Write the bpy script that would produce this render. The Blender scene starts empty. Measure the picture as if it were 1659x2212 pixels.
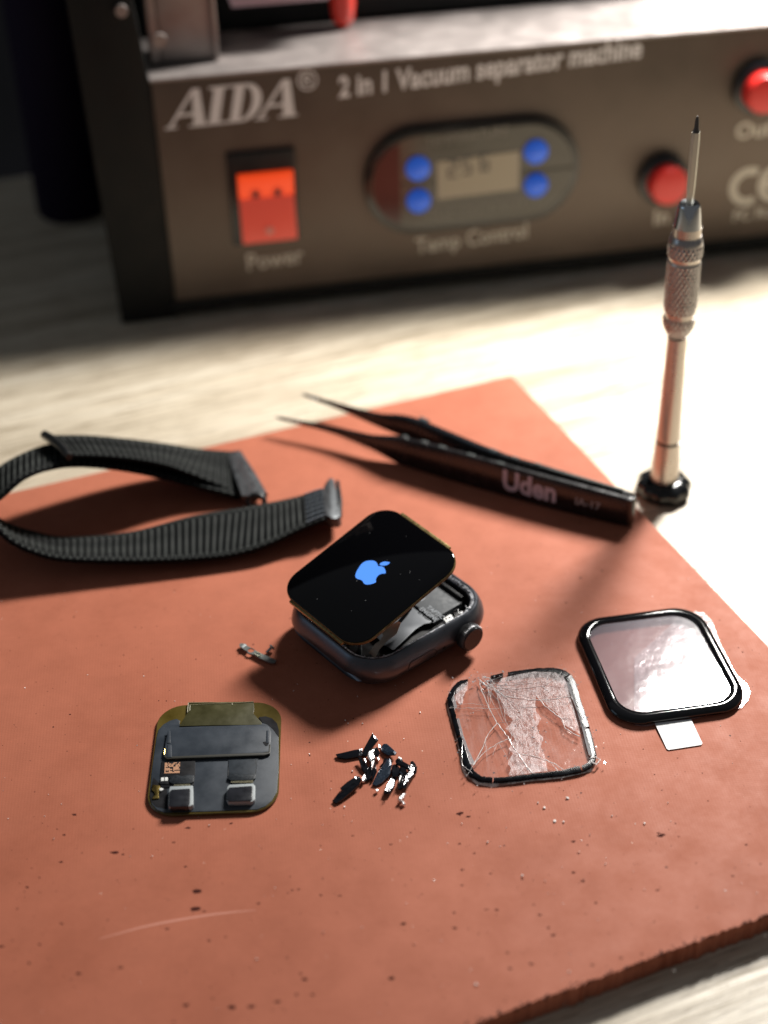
import bpy, bmesh, math, random
import numpy as np
from mathutils import Vector, Matrix
random.seed(7); rng = np.random.RandomState(11)
C = bpy.context.scene.collection
scene = bpy.context.scene
# ---------------------------------------------------------------- camera (1 unit = 1 cm, mat surface at z = 0)
CAMH = 25.3
FPX, TH, RO = 3228.0, math.radians(35.82), math.radians(1.513)
_c, _s = math.cos(RO), math.sin(RO); _st, _ct = math.sin(TH), math.cos(TH)
AX = np.array([_c, -_s*_st, -_s*_ct]); AD = np.array([-_s, -_c*_st, -_c*_ct]); AF = np.array([0, _ct, -_st])
EYE = np.array([0, 0, CAMH])
cam_d = bpy.data.cameras.new('camera'); cam = bpy.data.objects.new('camera', cam_d); C.objects.link(cam)
cam_d.sensor_fit = 'VERTICAL'; cam_d.sensor_height = 36; cam_d.lens = 36*FPX/2212
cam_d.clip_start = 0.5; cam_d.clip_end = 1000
M = Matrix(((AX[0], -AD[0], -AF[0], EYE[0]), (AX[1], -AD[1], -AF[1], EYE[1]), (AX[2], -AD[2], -AF[2], EYE[2]), (0, 0, 0, 1)))
cam.matrix_world = M
cam_d.dof.use_dof = True; cam_d.dof.focus_distance = 35.9; cam_d.dof.aperture_fstop = 0.075
scene.camera = cam
# ---------------------------------------------------------------- world, lamps, exposure
world = bpy.data.worlds.new('World'); scene.world = world; world.use_nodes = True
bg = world.node_tree.nodes['Background']; bg.inputs[0].default_value = (0.92, 0.95, 1.0, 1); bg.inputs[1].default_value = 0.10
def area(name, loc, target, size, power, color, shape='DISK'):
    l = bpy.data.lights.new(name, 'AREA'); l.shape = shape; l.size = size; l.energy = power; l.color = color
    o = bpy.data.objects.new(name, l); C.objects.link(o); o.location = loc
    o.rotation_euler = (Vector(target)-Vector(loc)).to_track_quat('-Z', 'Y').to_euler(); return o
lamp = area('desk_lamp_light', (21.2, 60.2, 30.4), (8, 42, 0), 13.5, 54000, (1.0, 0.97, 0.92), 'RECTANGLE')
lamp.data.size_y = 5.2
_z = (Vector((21.2, 60.2, 30.4))-Vector((8, 42, 0))).normalized(); _x = Vector((math.cos(math.radians(38)), math.sin(math.radians(38)), 0)); _x = (_x-_z*_x.dot(_z)).normalized(); _y = _z.cross(_x)
lamp.matrix_world = Matrix(((_x.x, _y.x, _z.x, 21.2), (_x.y, _y.y, _z.y, 60.2), (_x.z, _y.z, _z.z, 30.4), (0, 0, 0, 1)))
area('window_light', (-66, 24, 24), (0, 30, 0), 28, 1900, (0.55, 0.77, 1.0), 'SQUARE')
scene.view_settings.view_transform = 'Standard'; scene.view_settings.look = 'None'
scene.view_settings.exposure = 0; scene.view_settings.gamma = 1
# ---------------------------------------------------------------- geometry of the photograph's plane
def ray(px, py): return AX*(px-829.5) + AD*(py-1106) + AF*FPX
def P(px, py, z=0.0):
    r = ray(px, py); return EYE + r*((z-CAMH)/r[2])
def onplane(px, py, o, n):
    r = ray(px, py); return EYE + r*(np.dot(np.array(o)-EYE, n)/np.dot(r, n))
def crop(ox, oy, w):
    k = w/1659.0
    return lambda x, y: ((ox+x*k)*.5486, (oy+y*k)*.5486)
# ---------------------------------------------------------------- materials
def mat(name, col=(.5, .5, .5), rough=.5, metal=0., spec=.5, **kw):
    m = bpy.data.materials.new(name); m.use_nodes = True
    b = m.node_tree.nodes['Principled BSDF']
    b.inputs['Base Color'].default_value = (*col, 1); b.inputs['Roughness'].default_value = rough
    b.inputs['Metallic'].default_value = metal; b.inputs['Specular IOR Level'].default_value = spec
    for k, v in kw.items():
        b.inputs[k.replace('_', ' ')].default_value = v
    return m
def nt(m): return m.node_tree.nodes, m.node_tree.links, m.node_tree.nodes['Principled BSDF']
def noise_in(m, scale=4., detail=4., vec=None, rough=.55):
    N, L, b = nt(m)
    t = N.new('ShaderNodeTexNoise'); t.inputs['Scale'].default_value = scale; t.inputs['Detail'].default_value = detail
    t.inputs['Roughness'].default_value = rough
    if vec is None:
        tc = N.new('ShaderNodeTexCoord'); vec = tc.outputs['Object']
    L.new(vec, t.inputs['Vector']); return t
def ramp(m, fac, stops, const=False):
    N, L, b = nt(m); r = N.new('ShaderNodeValToRGB'); e = r.color_ramp.elements
    if const: r.color_ramp.interpolation = 'CONSTANT'
    while len(e) < len(stops): e.new(.5)
    for i, (p, c) in enumerate(stops):
        e[i].position = p; e[i].color = (*c, 1) if len(c) == 3 else c
    L.new(fac, r.inputs[0]); return r
def bump(m, h, strength=.3, dist=.02, chain=None):
    N, L, b = nt(m); n = N.new('ShaderNodeBump'); n.inputs['Strength'].default_value = strength; n.inputs['Distance'].default_value = dist
    L.new(h, n.inputs['Height'])
    if chain is not None: L.new(chain, n.inputs['Normal'])
    L.new(n.outputs[0], b.inputs['Normal']); return n.outputs[0]
def mixc(m, fac, a, b_, mode='MIX'):
    N, L, b = nt(m); x = N.new('ShaderNodeMix'); x.data_type = 'RGBA'; x.blend_type = mode
    for s, i in ((fac, 0), (a, 6), (b_, 7)):
        if isinstance(s, (int, float)): x.inputs[i].default_value = s
        elif isinstance(s, tuple): x.inputs[i].default_value = (*s, 1)
        else: L.new(s, x.inputs[i])
    return x.outputs[2]
def worn(name, col, rough, metal=0., spec=.5, amt=.25, scale=6., bmp=.0, **kw):
    """a material with slight mottling of colour, gloss and relief"""
    m = mat(name, col, rough, metal, spec, **kw); N, L, b = nt(m)
    t = noise_in(m, scale, 6.)
    lo = tuple(c*(1-amt) for c in col); hi = tuple(min(1, c*(1+amt)) for c in col)
    r = ramp(m, t.outputs[0], [(.3, lo), (.7, hi)]); L.new(r.outputs[0], b.inputs['Base Color'])
    r2 = ramp(m, t.outputs[0], [(.3, (rough*.8,)*3), (.75, (min(1, rough*1.25),)*3)]); L.new(r2.outputs[0], b.inputs['Roughness'])
    if bmp: bump(m, noise_in(m, scale*9, 3.).outputs[0], bmp, .01)
    return m
# ---------------------------------------------------------------- object helpers
ROOTLOC = {}
def tag(o, label=None, cat=None, group=None, kind=None):
    if label: o['label'] = label
    if cat: o['category'] = cat
    if group: o['group'] = group
    if kind: o['kind'] = kind
    return o
def thing(name, loc, label, cat, group=None):
    o = bpy.data.objects.new(name, None); C.objects.link(o); o.location = loc; o.empty_display_size = .3
    ROOTLOC[o.name] = np.array(loc, float)
    return tag(o, label, cat, group)
def mesh(name, V, F, m, parent=None, smooth=False, bevel=0., kind=None, segs=2, orig=None):
    """V in world coordinates"""
    V = np.array(V, float)
    org = ROOTLOC[parent.name] if parent is not None else (np.array(orig, float) if orig is not None else np.zeros(3))
    me = bpy.data.meshes.new(name); me.from_pydata([tuple(v) for v in (V-org)], [], [tuple(f) for f in F]); me.update()
    bm = bmesh.new(); bm.from_mesh(me); bmesh.ops.recalc_face_normals(bm, faces=bm.faces)
    if bevel: 
        bmesh.ops.bevel(bm, geom=[e for e in bm.edges if e.is_manifold and e.calc_face_angle(0) > .6], offset=bevel, segments=segs, affect='EDGES', profile=.6, clamp_overlap=True)
    bm.to_mesh(me); bm.free()
    if smooth or bevel:
        for p in me.polygons: p.use_smooth = True
        if bevel or smooth == 'auto': me.set_sharp_from_angle(angle=.7)
    me.materials.append(m)
    o = bpy.data.objects.new(name, me); C.objects.link(o)
    if parent is not None:
        o.parent = parent; ROOTLOC[o.name] = ROOTLOC[parent.name]
    else:
        o.location = tuple(org); ROOTLOC[o.name] = org
    if kind: o['kind'] = kind
    return o
def prism(pts0, pts1):
    n = len(pts0); V = [tuple(p) for p in pts0]+[tuple(p) for p in pts1]
    F = [tuple(range(n-1, -1, -1)), tuple(range(n, 2*n))]+[(i, (i+1) % n, n+(i+1) % n, n+i) for i in range(n)]
    return V, F
def slab(name, xy, z0, z1, m, parent=None, bevel=0., **kw):
    V, F = prism([(x, y, z0) for x, y in xy], [(x, y, z1) for x, y in xy]); return mesh(name, V, F, m, parent, bevel=bevel, **kw)
def traced(name, cf, pts, z0, z1, m, parent=None, bevel=0., **kw):
    """outline followed on the plane z = z1, given real thickness down to z0"""
    xy = [P(*cf(x, y), z1)[:2] for x, y in pts]; return slab(name, xy, z0, z1, m, parent, bevel, **kw)
def merge(lst):
    V, F = [], []
    for v, f in lst:
        k = len(V); V += [tuple(a) for a in v]; F += [tuple(i+k for i in g) for g in f]
    return V, F
def rr(w, h, r, n=8):
    out = []
    for i, (sx, sy) in enumerate(((1, 1), (-1, 1), (-1, -1), (1, -1))):
        for k in range(n+1):
            a = math.pi/2*(i+k/n); out.append(((w/2-r)*sx+r*math.cos(a), (h/2-r)*sy+r*math.sin(a)))
    return out
def loft(rings, cap0=True, cap1=True):
    n = len(rings[0]); V = [tuple(p) for r in rings for p in r]; F = []
    for k in range(len(rings)-1):
        for i in range(n): F.append((k*n+i, k*n+(i+1) % n, (k+1)*n+(i+1) % n, (k+1)*n+i))
    if cap0: F.append(tuple(range(n-1, -1, -1)))
    if cap1: F.append(tuple((len(rings)-1)*n+i for i in range(n)))
    return V, F
def ringloft(rings):   # closed in both directions
    n = len(rings[0]); K = len(rings); V = [tuple(p) for r in rings for p in r]
    return V, [(k*n+i, k*n+(i+1) % n, ((k+1) % K)*n+(i+1) % n, ((k+1) % K)*n+i) for k in range(K) for i in range(n)]
def frame(o, yaw=0., pitch=0., roll=0.):
    """local -> world"""
    Rz = np.array([[math.cos(yaw), -math.sin(yaw), 0], [math.sin(yaw), math.cos(yaw), 0], [0, 0, 1]])
    Ry = np.array([[math.cos(pitch), 0, math.sin(pitch)], [0, 1, 0], [-math.sin(pitch), 0, math.cos(pitch)]])
    Rx = np.array([[1, 0, 0], [0, math.cos(roll), -math.sin(roll)], [0, math.sin(roll), math.cos(roll)]])
    R = Rz@Ry@Rx; o = np.array(o, float)
    f = lambda x, y, z=0.: R@np.array([x, y, z])+o
    f.R = R; f.o = o; return f
def lathe(prof, f, n=40, cap=True):
    rings = [[f(r*math.cos(2*math.pi*i/n), r*math.sin(2*math.pi*i/n), z) for i in range(n)] for r, z in prof]
    return loft(rings, cap, cap)
def tube(pts, r, n=8):
    pts = [np.array(p, float) for p in pts]; rings = []
    for i, p in enumerate(pts):
        t = pts[min(i+1, len(pts)-1)]-pts[max(i-1, 0)]; t /= np.linalg.norm(t)
        a = np.cross(t, (0.01, .02, 1)); a /= np.linalg.norm(a)+1e-9; b = np.cross(t, a)
        rad = r[i] if hasattr(r, '__len__') else r
        rings.append([p+rad*(math.cos(2*math.pi*k/n)*a+math.sin(2*math.pi*k/n)*b) for k in range(n)])
    return loft(rings)
def text(name, s, f, size, m, parent, shear=0., bold=0., extr=.01, sx=1., align='LEFT', spacing=1.):
    """flat print: local x is the reading direction, local y is up, local z is out of the surface"""
    cu = bpy.data.curves.new(name, 'FONT'); cu.body = s; cu.size = size; cu.extrude = extr; cu.offset = bold; cu.shear = shear; cu.align_x = align
    cu.space_character = spacing; cu.resolution_u = 3
    o = bpy.data.objects.new('tmp', cu); C.objects.link(o)
    dg = bpy.context.evaluated_depsgraph_get(); me = bpy.data.meshes.new_from_object(o.evaluated_get(dg))
    V = [f(v.co.x*sx, v.co.y, v.co.z) for v in me.vertices]; F = [tuple(p.vertices) for p in me.polygons]
    C.objects.unlink(o); bpy.data.objects.remove(o); bpy.data.curves.remove(cu); bpy.data.meshes.remove(me)
    return mesh(name, V, F, m, parent)
def smooth_curve(pts, n):
    """Catmull-Rom resample"""
    p = [np.array(q, float) for q in pts]; p = [2*p[0]-p[1]]+p+[2*p[-1]-p[-2]]; out = []
    S = len(p)-3
    for k in range(n):
        u = k/(n-1)*S; i = min(int(u), S-1); t = u-i; a, b, c, d = p[i:i+4]
        out.append(.5*((2*b)+(-a+c)*t+(2*a-5*b+4*c-d)*t*t+(-a+3*b-3*c+d)*t**3))
    return out
# ================================================================= SETTING
# ---- tabletop of pale oak laminate
TZ = -.58
GR = math.radians(21.3)
def wood():
    m = mat('oak_laminate', (.5, .4, .3), .32, 0, .5); N, L, b = nt(m)
    tc = N.new('ShaderNodeTexCoord'); mp = N.new('ShaderNodeMapping'); mp.inputs['Rotation'].default_value = (0, 0, -GR)
    L.new(tc.outputs['Object'], mp.inputs[0])
    def st(sx, sy, sc, det):
        q = N.new('ShaderNodeMapping'); q.inputs['Scale'].default_value = (sx, sy, 1); L.new(mp.outputs[0], q.inputs[0])
        return noise_in(m, sc, det, q.outputs[0], .6)
    a = st(.06, 1., 1.3, 5); f = st(.12, 5., 1.6, 6); g = st(.35, 9., 2.2, 4)
    c1 = ramp(m, a.outputs[0], [(.25, (.40, .335, .245)), (.5, (.60, .52, .40)), (.75, (.74, .67, .55))])
    c2 = ramp(m, f.outputs[0], [(.3, (.52, .47, .40)), (.48, (.95, .95, .95)), (.7, (1.1, 1.1, 1.1))])
    c3 = ramp(m, g.outputs[0], [(.36, (.45, .40, .34)), (.45, (1, 1, 1))])
    x = mixc(m, 1., c1.outputs[0], c2.outputs[0], 'MULTIPLY'); x = mixc(m, .95, x, c3.outputs[0], 'MULTIPLY')
    L.new(x, b.inputs['Base Color'])
    r = ramp(m, f.outputs[0], [(.3, (.5,)*3), (.7, (.28,)*3)]); L.new(r.outputs[0], b.inputs['Roughness'])
    bump(m, g.outputs[0], .35, .03, bump(m, f.outputs[0], .3, .05)); return m
slabV, slabF = prism([(-70, -20, TZ-2.5), (80, -20, TZ-2.5), (80, 92, TZ-2.5), (-70, 44, TZ-2.5)], [(-70, -20, TZ), (80, -20, TZ), (80, 92, TZ), (-70, 44, TZ)])
tag(mesh('tabletop', slabV, slabF, wood()), kind='structure')
wallm = worn('dark_wall_paint', (.012, .012, .016), .9, amt=.4, scale=.1)
tag(mesh('wall', *prism([(-140, 128, -80), (160, 128, -80), (160, 132, -80), (-140, 132, -80)], [(-140, 128, 120), (160, 128, 120), (160, 132, 120), (-140, 132, 120)]), wallm), kind='structure')
tag(mesh('floor', *prism([(-140, -60, -84), (160, -60, -84), (160, 128, -84), (-140, 128, -84)], [(-140, -60, -80), (160, -60, -80), (160, 128, -80), (-140, 128, -80)]), wallm), kind='structure')
# ================================================================= MAT
def silicone():
    m = mat('terracotta_silicone', (.45, .15, .09), .5, 0, .14); N, L, b = nt(m)
    tc = N.new('ShaderNodeTexCoord'); O = tc.outputs['Object']
    big = noise_in(m, .22, 5, O); mid = noise_in(m, 1.3, 8, O, .7); fine = noise_in(m, 16, 4, O)
    c = ramp(m, big.outputs[0], [(.3, (.405, .130, .076)), (.7, (.46, .154, .093))]).outputs[0]
    stn = noise_in(m, .45, 9, O, .75); c = mixc(m, .30, c, ramp(m, stn.outputs[0], [(.36, (.80, .74, .70)), (.5, (1, 1, 1)), (.62, (1.0, 1.0, 1.0)), (.72, (1.06, 1.10, 1.13))]).outputs[0], 'MULTIPLY')
    c = mixc(m, .35, c, ramp(m, mid.outputs[0], [(.3, (.70, .66, .62)), (.6, (1, 1, 1)), (.8, (1.12, 1.16, 1.2))]).outputs[0], 'MULTIPLY')
    # woven imprint left by the moulding cloth: two crossed sets of ridges
    h = []
    for ang in (-.10, math.pi/2-.10):
        mp = N.new('ShaderNodeMapping'); mp.inputs['Rotation'].default_value = (0, 0, ang); L.new(O, mp.inputs[0])
        w = N.new('ShaderNodeTexWave'); w.wave_type = 'BANDS'; w.bands_direction = 'Y'; w.inputs['Scale'].default_value = 5.2 if ang < 0 else 4.4
        w.inputs['Distortion'].default_value = .25; w.inputs['Detail'].default_value = 1; L.new(mp.outputs[0], w.inputs[0]); h.append(w.outputs['Fac'])
    wv = N.new('ShaderNodeMath'); wv.operation = 'ADD'; L.new(h[0], wv.inputs[0]); L.new(h[1], wv.inputs[1])
    c = mixc(m, .08, c, ramp(m, wv.outputs[0], [(.15, (.80, .78, .76)), (.9, (1, 1, 1))]).outputs[0], 'MULTIPLY')
    # pits and pale dust
    def dots(scale, thr, jit):
        v = N.new('ShaderNodeTexVoronoi'); v.inputs['Scale'].default_value = scale; v.inputs['Randomness'].default_value = 1
        q = N.new('ShaderNodeVectorMath'); q.operation = 'MULTIPLY_ADD'; L.new(fine.outputs['Color'], q.inputs[0]); q.inputs[1].default_value = (.05, .05, 0); L.new(O, q.inputs[2])
        L.new(q.outputs[0], v.inputs['Vector'])
        sep = N.new('ShaderNodeSeparateColor'); L.new(v.outputs['Color'], sep.inputs[0])
        t = N.new('ShaderNodeMath'); t.operation = 'MULTIPLY'; L.new(sep.outputs[0], t.inputs[0])
        pw = N.new('ShaderNodeMath'); pw.operation = 'POWER'; L.new(sep.outputs[0], pw.inputs[0]); pw.inputs[1].default_value = jit
        mu = N.new('ShaderNodeMath'); mu.operation = 'MULTIPLY'; L.new(pw.outputs[0], mu.inputs[0]); mu.inputs[1].default_value = thr
        lt = N.new('ShaderNodeMath'); lt.operation = 'LESS_THAN'; L.new(v.outputs['Distance'], lt.inputs[0]); L.new(mu.outputs[0], lt.inputs[1])
        return lt.outputs[0]
    d1 = dots(3.2, .10, 5); d2 = dots(7.3, .14, 9); d3 = dots(5.1, .075, 14)
    c = mixc(m, d1, c, (.075, .022, .016)); c = mixc(m, d2, c, (.13, .04, .028)); c = mixc(m, d3, c, (.8, .62, .52))
    L.new(c, b.inputs['Base Color'])
    n1 = bump(m, wv.outputs[0], .07, .01); inv = N.new('ShaderNodeMath'); inv.operation = 'SUBTRACT'; inv.inputs[0].default_value = 1; L.new(d1, inv.inputs[1])
    n2 = bump(m, inv.outputs[0], .6, .02, n1); bump(m, mid.outputs[0], .15, .03, n2)
    r = ramp(m, mid.outputs[0], [(.3, (.66,)*3), (.7, (.5,)*3)]); L.new(r.outputs[0], b.inputs['Roughness'])
    return m
matm = silicone()
U = np.array([math.cos(GR), math.sin(GR)]); Vv = np.array([math.sin(GR), -math.cos(GR)])
C0 = P(1105, 812)[:2]
NEAR = np.dot(P(1400, 2072)[:2]-C0, Vv)
mt = thing('silicone_mat', (0, 30, TZ), 'terracotta red silicone work mat lying on the pale wooden table, pitted and dusty', 'mat')
edge = []
def q2(a, d): return C0+U*a+Vv*d
left = -34.
outline = [q2(left, 0)]
outline += [q2(a, rng.uniform(-.006, .006)) for a in np.linspace(left+.5, -.3, 60)]
outline += [q2(-.04, .0), q2(0, .05)]
outline += [q2(rng.uniform(-.008, .008), d) for d in np.linspace(.6, NEAR-.1, 60)]
jag = []; s0 = 0.
for a in np.linspace(0, left, 900):
    s0 = .6*s0+rng.uniform(-.024, .024); jag.append(q2(a, NEAR+s0*.7+rng.uniform(-.022, .022)))
outline += jag+[q2(left, NEAR)]
o = slab('mat_sheet', [tuple(p) for p in outline], TZ+.004, 0, matm, mt)
for p in o.data.polygons: p.use_smooth = False
# crumbs torn along the cut near edge
cr = []
for k in range(900):
    a = rng.uniform(-21, -.2)**1; base = q2(a, NEAR-rng.exponential(.035)); r = rng.uniform(.010, .034)
    z = rng.uniform(-.10, .008); th = rng.uniform(0, 6.28, 5)
    pts = [(base[0]+r*rng.uniform(.5, 1.2)*math.cos(i*1.256), base[1]+r*rng.uniform(.5, 1.2)*math.sin(i*1.256)) for i in range(5)]
    cr.append(prism([(x, y, z) for x, y in pts], [(x, y, z+r*rng.uniform(.3, .9)) for x, y in pts]))
mesh('torn_edge_crumbs', *merge(cr), mat('dark_crumb', (.10, .032, .022), .8), mt, kind='stuff')
# larger pits seen one by one, and pale flakes
c5 = crop(0, 3200, 1600); c6 = crop(1500, 3100, 1524)
pits5 = [(805, 322, 14), (800, 392, 16), (833, 403, 5), (465, 163, 14), (503, 170, 6), (248, 201, 7), (110, 305, 7), (305, 8, 9), (262, 90, 6), (320, 656, 8), (492, 633, 7), (757, 787, 9), (948, 795, 13), (1025, 792, 12), (1132, 773, 9), (768, 62, 10), (943, 44, 6), (1243, 680, 11), (1227, 657, 5), (1600, 675, 10), (1275, 743, 7), (682, 473, 6), (853, 523, 6), (758, 220, 6), (710, 121, 5), (1388, 339, 6), (1310, 337, 6), (1192, 316, 5), (1220, 313, 5), (1055, 370, 5), (1646, 454, 8), (5, 546, 8), (252, 453, 6), (162, 537, 6), (1210, 742, 6), (1440, 94, 5), (1595, 130, 6)]
pits6 = [(335, 113, 16), (375, 126, 8), (825, 232, 10), (1200, 205, 14), (1190, 197, 6), (864, 403, 9), (682, 547, 7), (741, 634, 8), (718, 602, 7), (644, 757, 8), (316, 603, 8), (97, 585, 7), (140, 677, 5), (348, 353, 7), (400, 283, 6), (337, 242, 6), (497, 525, 6), (1185, 441, 6), (848, 283, 6), (655, 503, 5), (605, 394, 7), (543, 709, 5), (553, 777, 6), (45, 819, 9), (1030, 732, 6), (905, 763, 6), (313, 538, 6), (468, 370, 5), (420, 175, 4), (1118, 715, 5), (1508, 380, 5), (1565, 246, 5), (824, 365, 7), (1261, 155, 4), (347, 420, 5), (922, 495, 5)]
pv = []
for cf, L_, kk in ((c5, pits5, .9644), (c6, pits6, .9186)):
    for x, y, r in L_:
        c = P(*cf(x, y)); s = r*kk*.5486/3228*33*.95; ph = rng.uniform(0, 6)
        n = 9; pts = []
        for i in range(n):
            a = 2*math.pi*i/n; q = s*rng.uniform(.45, 1.25); pts.append((c[0]+q*1.35*math.cos(a), c[1]+q*.75*math.sin(a)))
        pv.append(prism([(a, b, -.03) for a, b in pts], [(a, b, .0035) for a, b in pts]))
for k in range(420):
    c = P(rng.uniform(0, 1659), rng.uniform(1250, 2200)); s = rng.uniform(.006, .010+.016*rng.rand()**2)
    pts = [(c[0]+s*rng.uniform(.5, 1.4)*math.cos(i*1.05), c[1]+s*rng.uniform(.5, 1.2)*math.sin(i*1.05)) for i in range(6)]
    pv.append(prism([(a, b, -.03) for a, b in pts], [(a, b, .0033) for a, b in pts]))
mesh('pits', *merge(pv), mat('pit_dark', (.055, .014, .011), .9, 0, .1), mt, kind='stuff')
# pale scratch
sc = [(405, 515), (480, 495), (560, 472), (650, 452), (760, 432), (870, 415), (960, 405), (1045, 398)]
A_ = [P(*c5(x, y)) for x, y in sc]; V, F = [], []
for i, p in enumerate(A_):
    w = .028*math.sin(math.pi*(i+.6)/(len(A_)+.2)); V += [p+(0, w, .0015), p+(0, -w, .0015)]
F = [(2*i, 2*i+1, 2*i+3, 2*i+2) for i in range(len(A_)-1)]
mesh('scratch', V, F, mat('scratch_pale', (.58, .235, .165), .6), mt)

# ================================================================= SPARE DISPLAY MODULE lying face down
co = crop(550, 2700, 600)
om = dict(
    navy=worn('navy_film', (.030, .038, .050), .42, 0, .5, .18, 2., .06), amber=worn('amber_film', (.075, .052, .006), .3, 0, .6, .3, 1.5),
    black=worn('soft_black', (.007, .007, .009), .55, 0, .2, .3, 5.), grey=mat('grey_gasket', (.33, .36, .37), .45),
    gold=mat('gold_pad', (.62, .45, .14), .25, 1.), white=mat('white_solder', (.75, .75, .72), .4), copper=mat('copper_print', (.50, .26, .15), .5),
    olive=worn('olive_flex', (.050, .046, .018), .35, 0, .4, .25, 3.), trace=mat('trace_edge', (.30, .27, .16), .4))
base = P(*co(820, 800)); sm = thing('display_module', (base[0], base[1], 0), 'dark face-down display module with amber edge and two square chips, lowest left on the mat', 'screen')
oc = [P(*co(x, y), .09) for x, y in ((190, 400), (85, 1180), (370, 210), (1400, 175), (1545, 300), (1510, 1180), (230, 1415), (1300, 1370))]
def linex(a, b, c, d):
    a, b, c, d = [np.array(q[:2]) for q in (a, b, c, d)]; A = np.array([b-a, c-d]).T; t = np.linalg.solve(A, c-a); return a+(b-a)*t[0]
TL = linex(oc[0], oc[1], oc[2], oc[3]); TR = linex(oc[4], oc[5], oc[2], oc[3]); BL = linex(oc[0], oc[1], oc[6], oc[7]); BR = linex(oc[4], oc[5], oc[6], oc[7])
oy = math.atan2(*(((TR-TL)+(BR-BL))[::-1])); ow = (np.linalg.norm(TR-TL)+np.linalg.norm(BR-BL))/2; oh = (np.linalg.norm(TL-BL)+np.linalg.norm(TR-BR))/2
of = frame((*((TL+TR+BL+BR)/4), 0), oy)
def lp(f, pts, z): return [f(x, y, z) for x, y in pts]
V, F = loft([lp(of, rr(ow-.04, oh-.04, .64, 12), .02), lp(of, rr(ow, oh, .66, 12), .04), lp(of, rr(ow, oh, .66, 12), .075), lp(of, rr(ow-.03, oh-.03, .65, 12), .09)])
mesh('amber_panel', V, F, om['amber'], sm, smooth='auto')
def of_(x, y, z=.1): return P(*co(x, y), z)
traced('backing_film', co, [(205, 480), (260, 420), (330, 380), (400, 360), (440, 380), (430, 420), (700, 430), (1000, 425), (1330, 400), (1300, 345), (1370, 335), (1440, 360), (1490, 410), (1512, 480), (1512, 900), (1495, 1150), (1440, 1250), (1370, 1310), (1280, 1345), (800, 1365), (270, 1380), (190, 1350), (130, 1290), (110, 1200), (130, 950), (165, 700), (185, 560)], .0925, .105, om['navy'], sm, bevel=.005)
traced('dark_corner_film', co, [(1296, 342), (1370, 333), (1440, 355), (1495, 410), (1515, 485), (1515, 560), (1450, 470), (1390, 420), (1335, 400)], .1052, .110, om['black'], sm)
traced('folded_flex', co, [(535, 182), (1240, 172), (1245, 250), (1235, 300), (1330, 400), (1330, 425), (700, 432), (430, 440), (460, 390), (515, 300), (525, 240)], .1055, .135, om['olive'], sm, bevel=.01)
tr = [tube([of_(530, 185, .14), of_(780, 182, .14), of_(1010, 190, .14), of_(1240, 175, .14)], .010), tube([of_(545, 210, .14), of_(780, 197, .14), of_(1010, 188, .14)], .007),
      tube([of_(528, 190, .14), of_(520, 290, .14), of_(545, 270, .14), of_(548, 210, .14)], .008), tube([of_(1005, 190, .14), of_(1008, 208, .14)], .01)]
mesh('flex_fold_edge', *merge(tr), om['trace'], sm)
plate = [(290, 560), (300, 510), (340, 470), (420, 450), (700, 440), (1000, 432), (1330, 420), (1400, 440), (1430, 500), (1425, 600), (1415, 700), (1385, 730), (1340, 740), (900, 752), (300, 780), (270, 765), (268, 700)]
traced('carrier_plate', co, plate, .1055, .175, om['navy'], sm, bevel=.018)
traced('carrier_edge_trim', co, [(262, 700), (262, 765), (295, 795), (900, 772), (1360, 755), (1418, 735), (1425, 640), (1408, 640), (1403, 715), (1340, 728), (900, 745), (300, 772), (278, 755), (280, 690)], .105, .178, mat('dark_trim', (.035, .034, .028), .4), sm, bevel=.006)
mesh('gold_mark', *tube([of_(272, 690, .17), of_(266, 750, .17)], .014), om['gold'], sm)
for (x, y, w) in ((318, 560, 26), (325, 715, 36), (1395, 560, 24)):
    traced('side_pad', co, [(x-w*.6, y-75), (x+w*.6, y-72), (x+w*.7, y+60), (x-w*.8, y+65)], .172, .188, om['navy'], sm, bevel=.008)
traced('clip_slot', co, [(1340, 612), (1405, 605), (1405, 622), (1395, 650), (1372, 655), (1355, 635)], .17, .181, om['black'], sm)
traced('flex_tail', co, [(965, 770), (1290, 760), (1285, 850), (1262, 960), (1262, 1010), (965, 1020), (968, 900)], .1055, .122, worn('tail_grey', (.021, .027, .035), .55, 0, .3), sm, bevel=.006)
mesh('tail_groove', *tube([of_(610, 790, .108), of_(900, 782, .108), of_(960, 775, .108), of_(972, 800, .108), of_(966, 900, .108), of_(962, 1000, .108)], .012), om['black'], sm)
mesh('tail_groove', *tube([of_(1262, 800, .12), of_(1272, 870, .12), of_(1262, 960, .12)], .006), om['black'], sm)
traced('left_flex', co, [(238, 825), (605, 812), (603, 960), (590, 1050), (585, 1100), (225, 1110), (225, 960)], .1055, .125, om['black'], sm, bevel=.006)
mx = []
for i in range(14):
    for j in range(10):
        if rng.rand() < .56 or i in (0,) or j == 9:
            x0 = 268+i*11.9+(10-j)*.6; y0 = 838+j*11.6-i*.4; q = [(x0, y0), (x0+12.2, y0), (x0+12, y0+12), (x0-.2, y0+12)]
            mx.append(prism([P(*co(a, b), .1255) for a, b in q], [P(*co(a, b), .1275) for a, b in q]))
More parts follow.
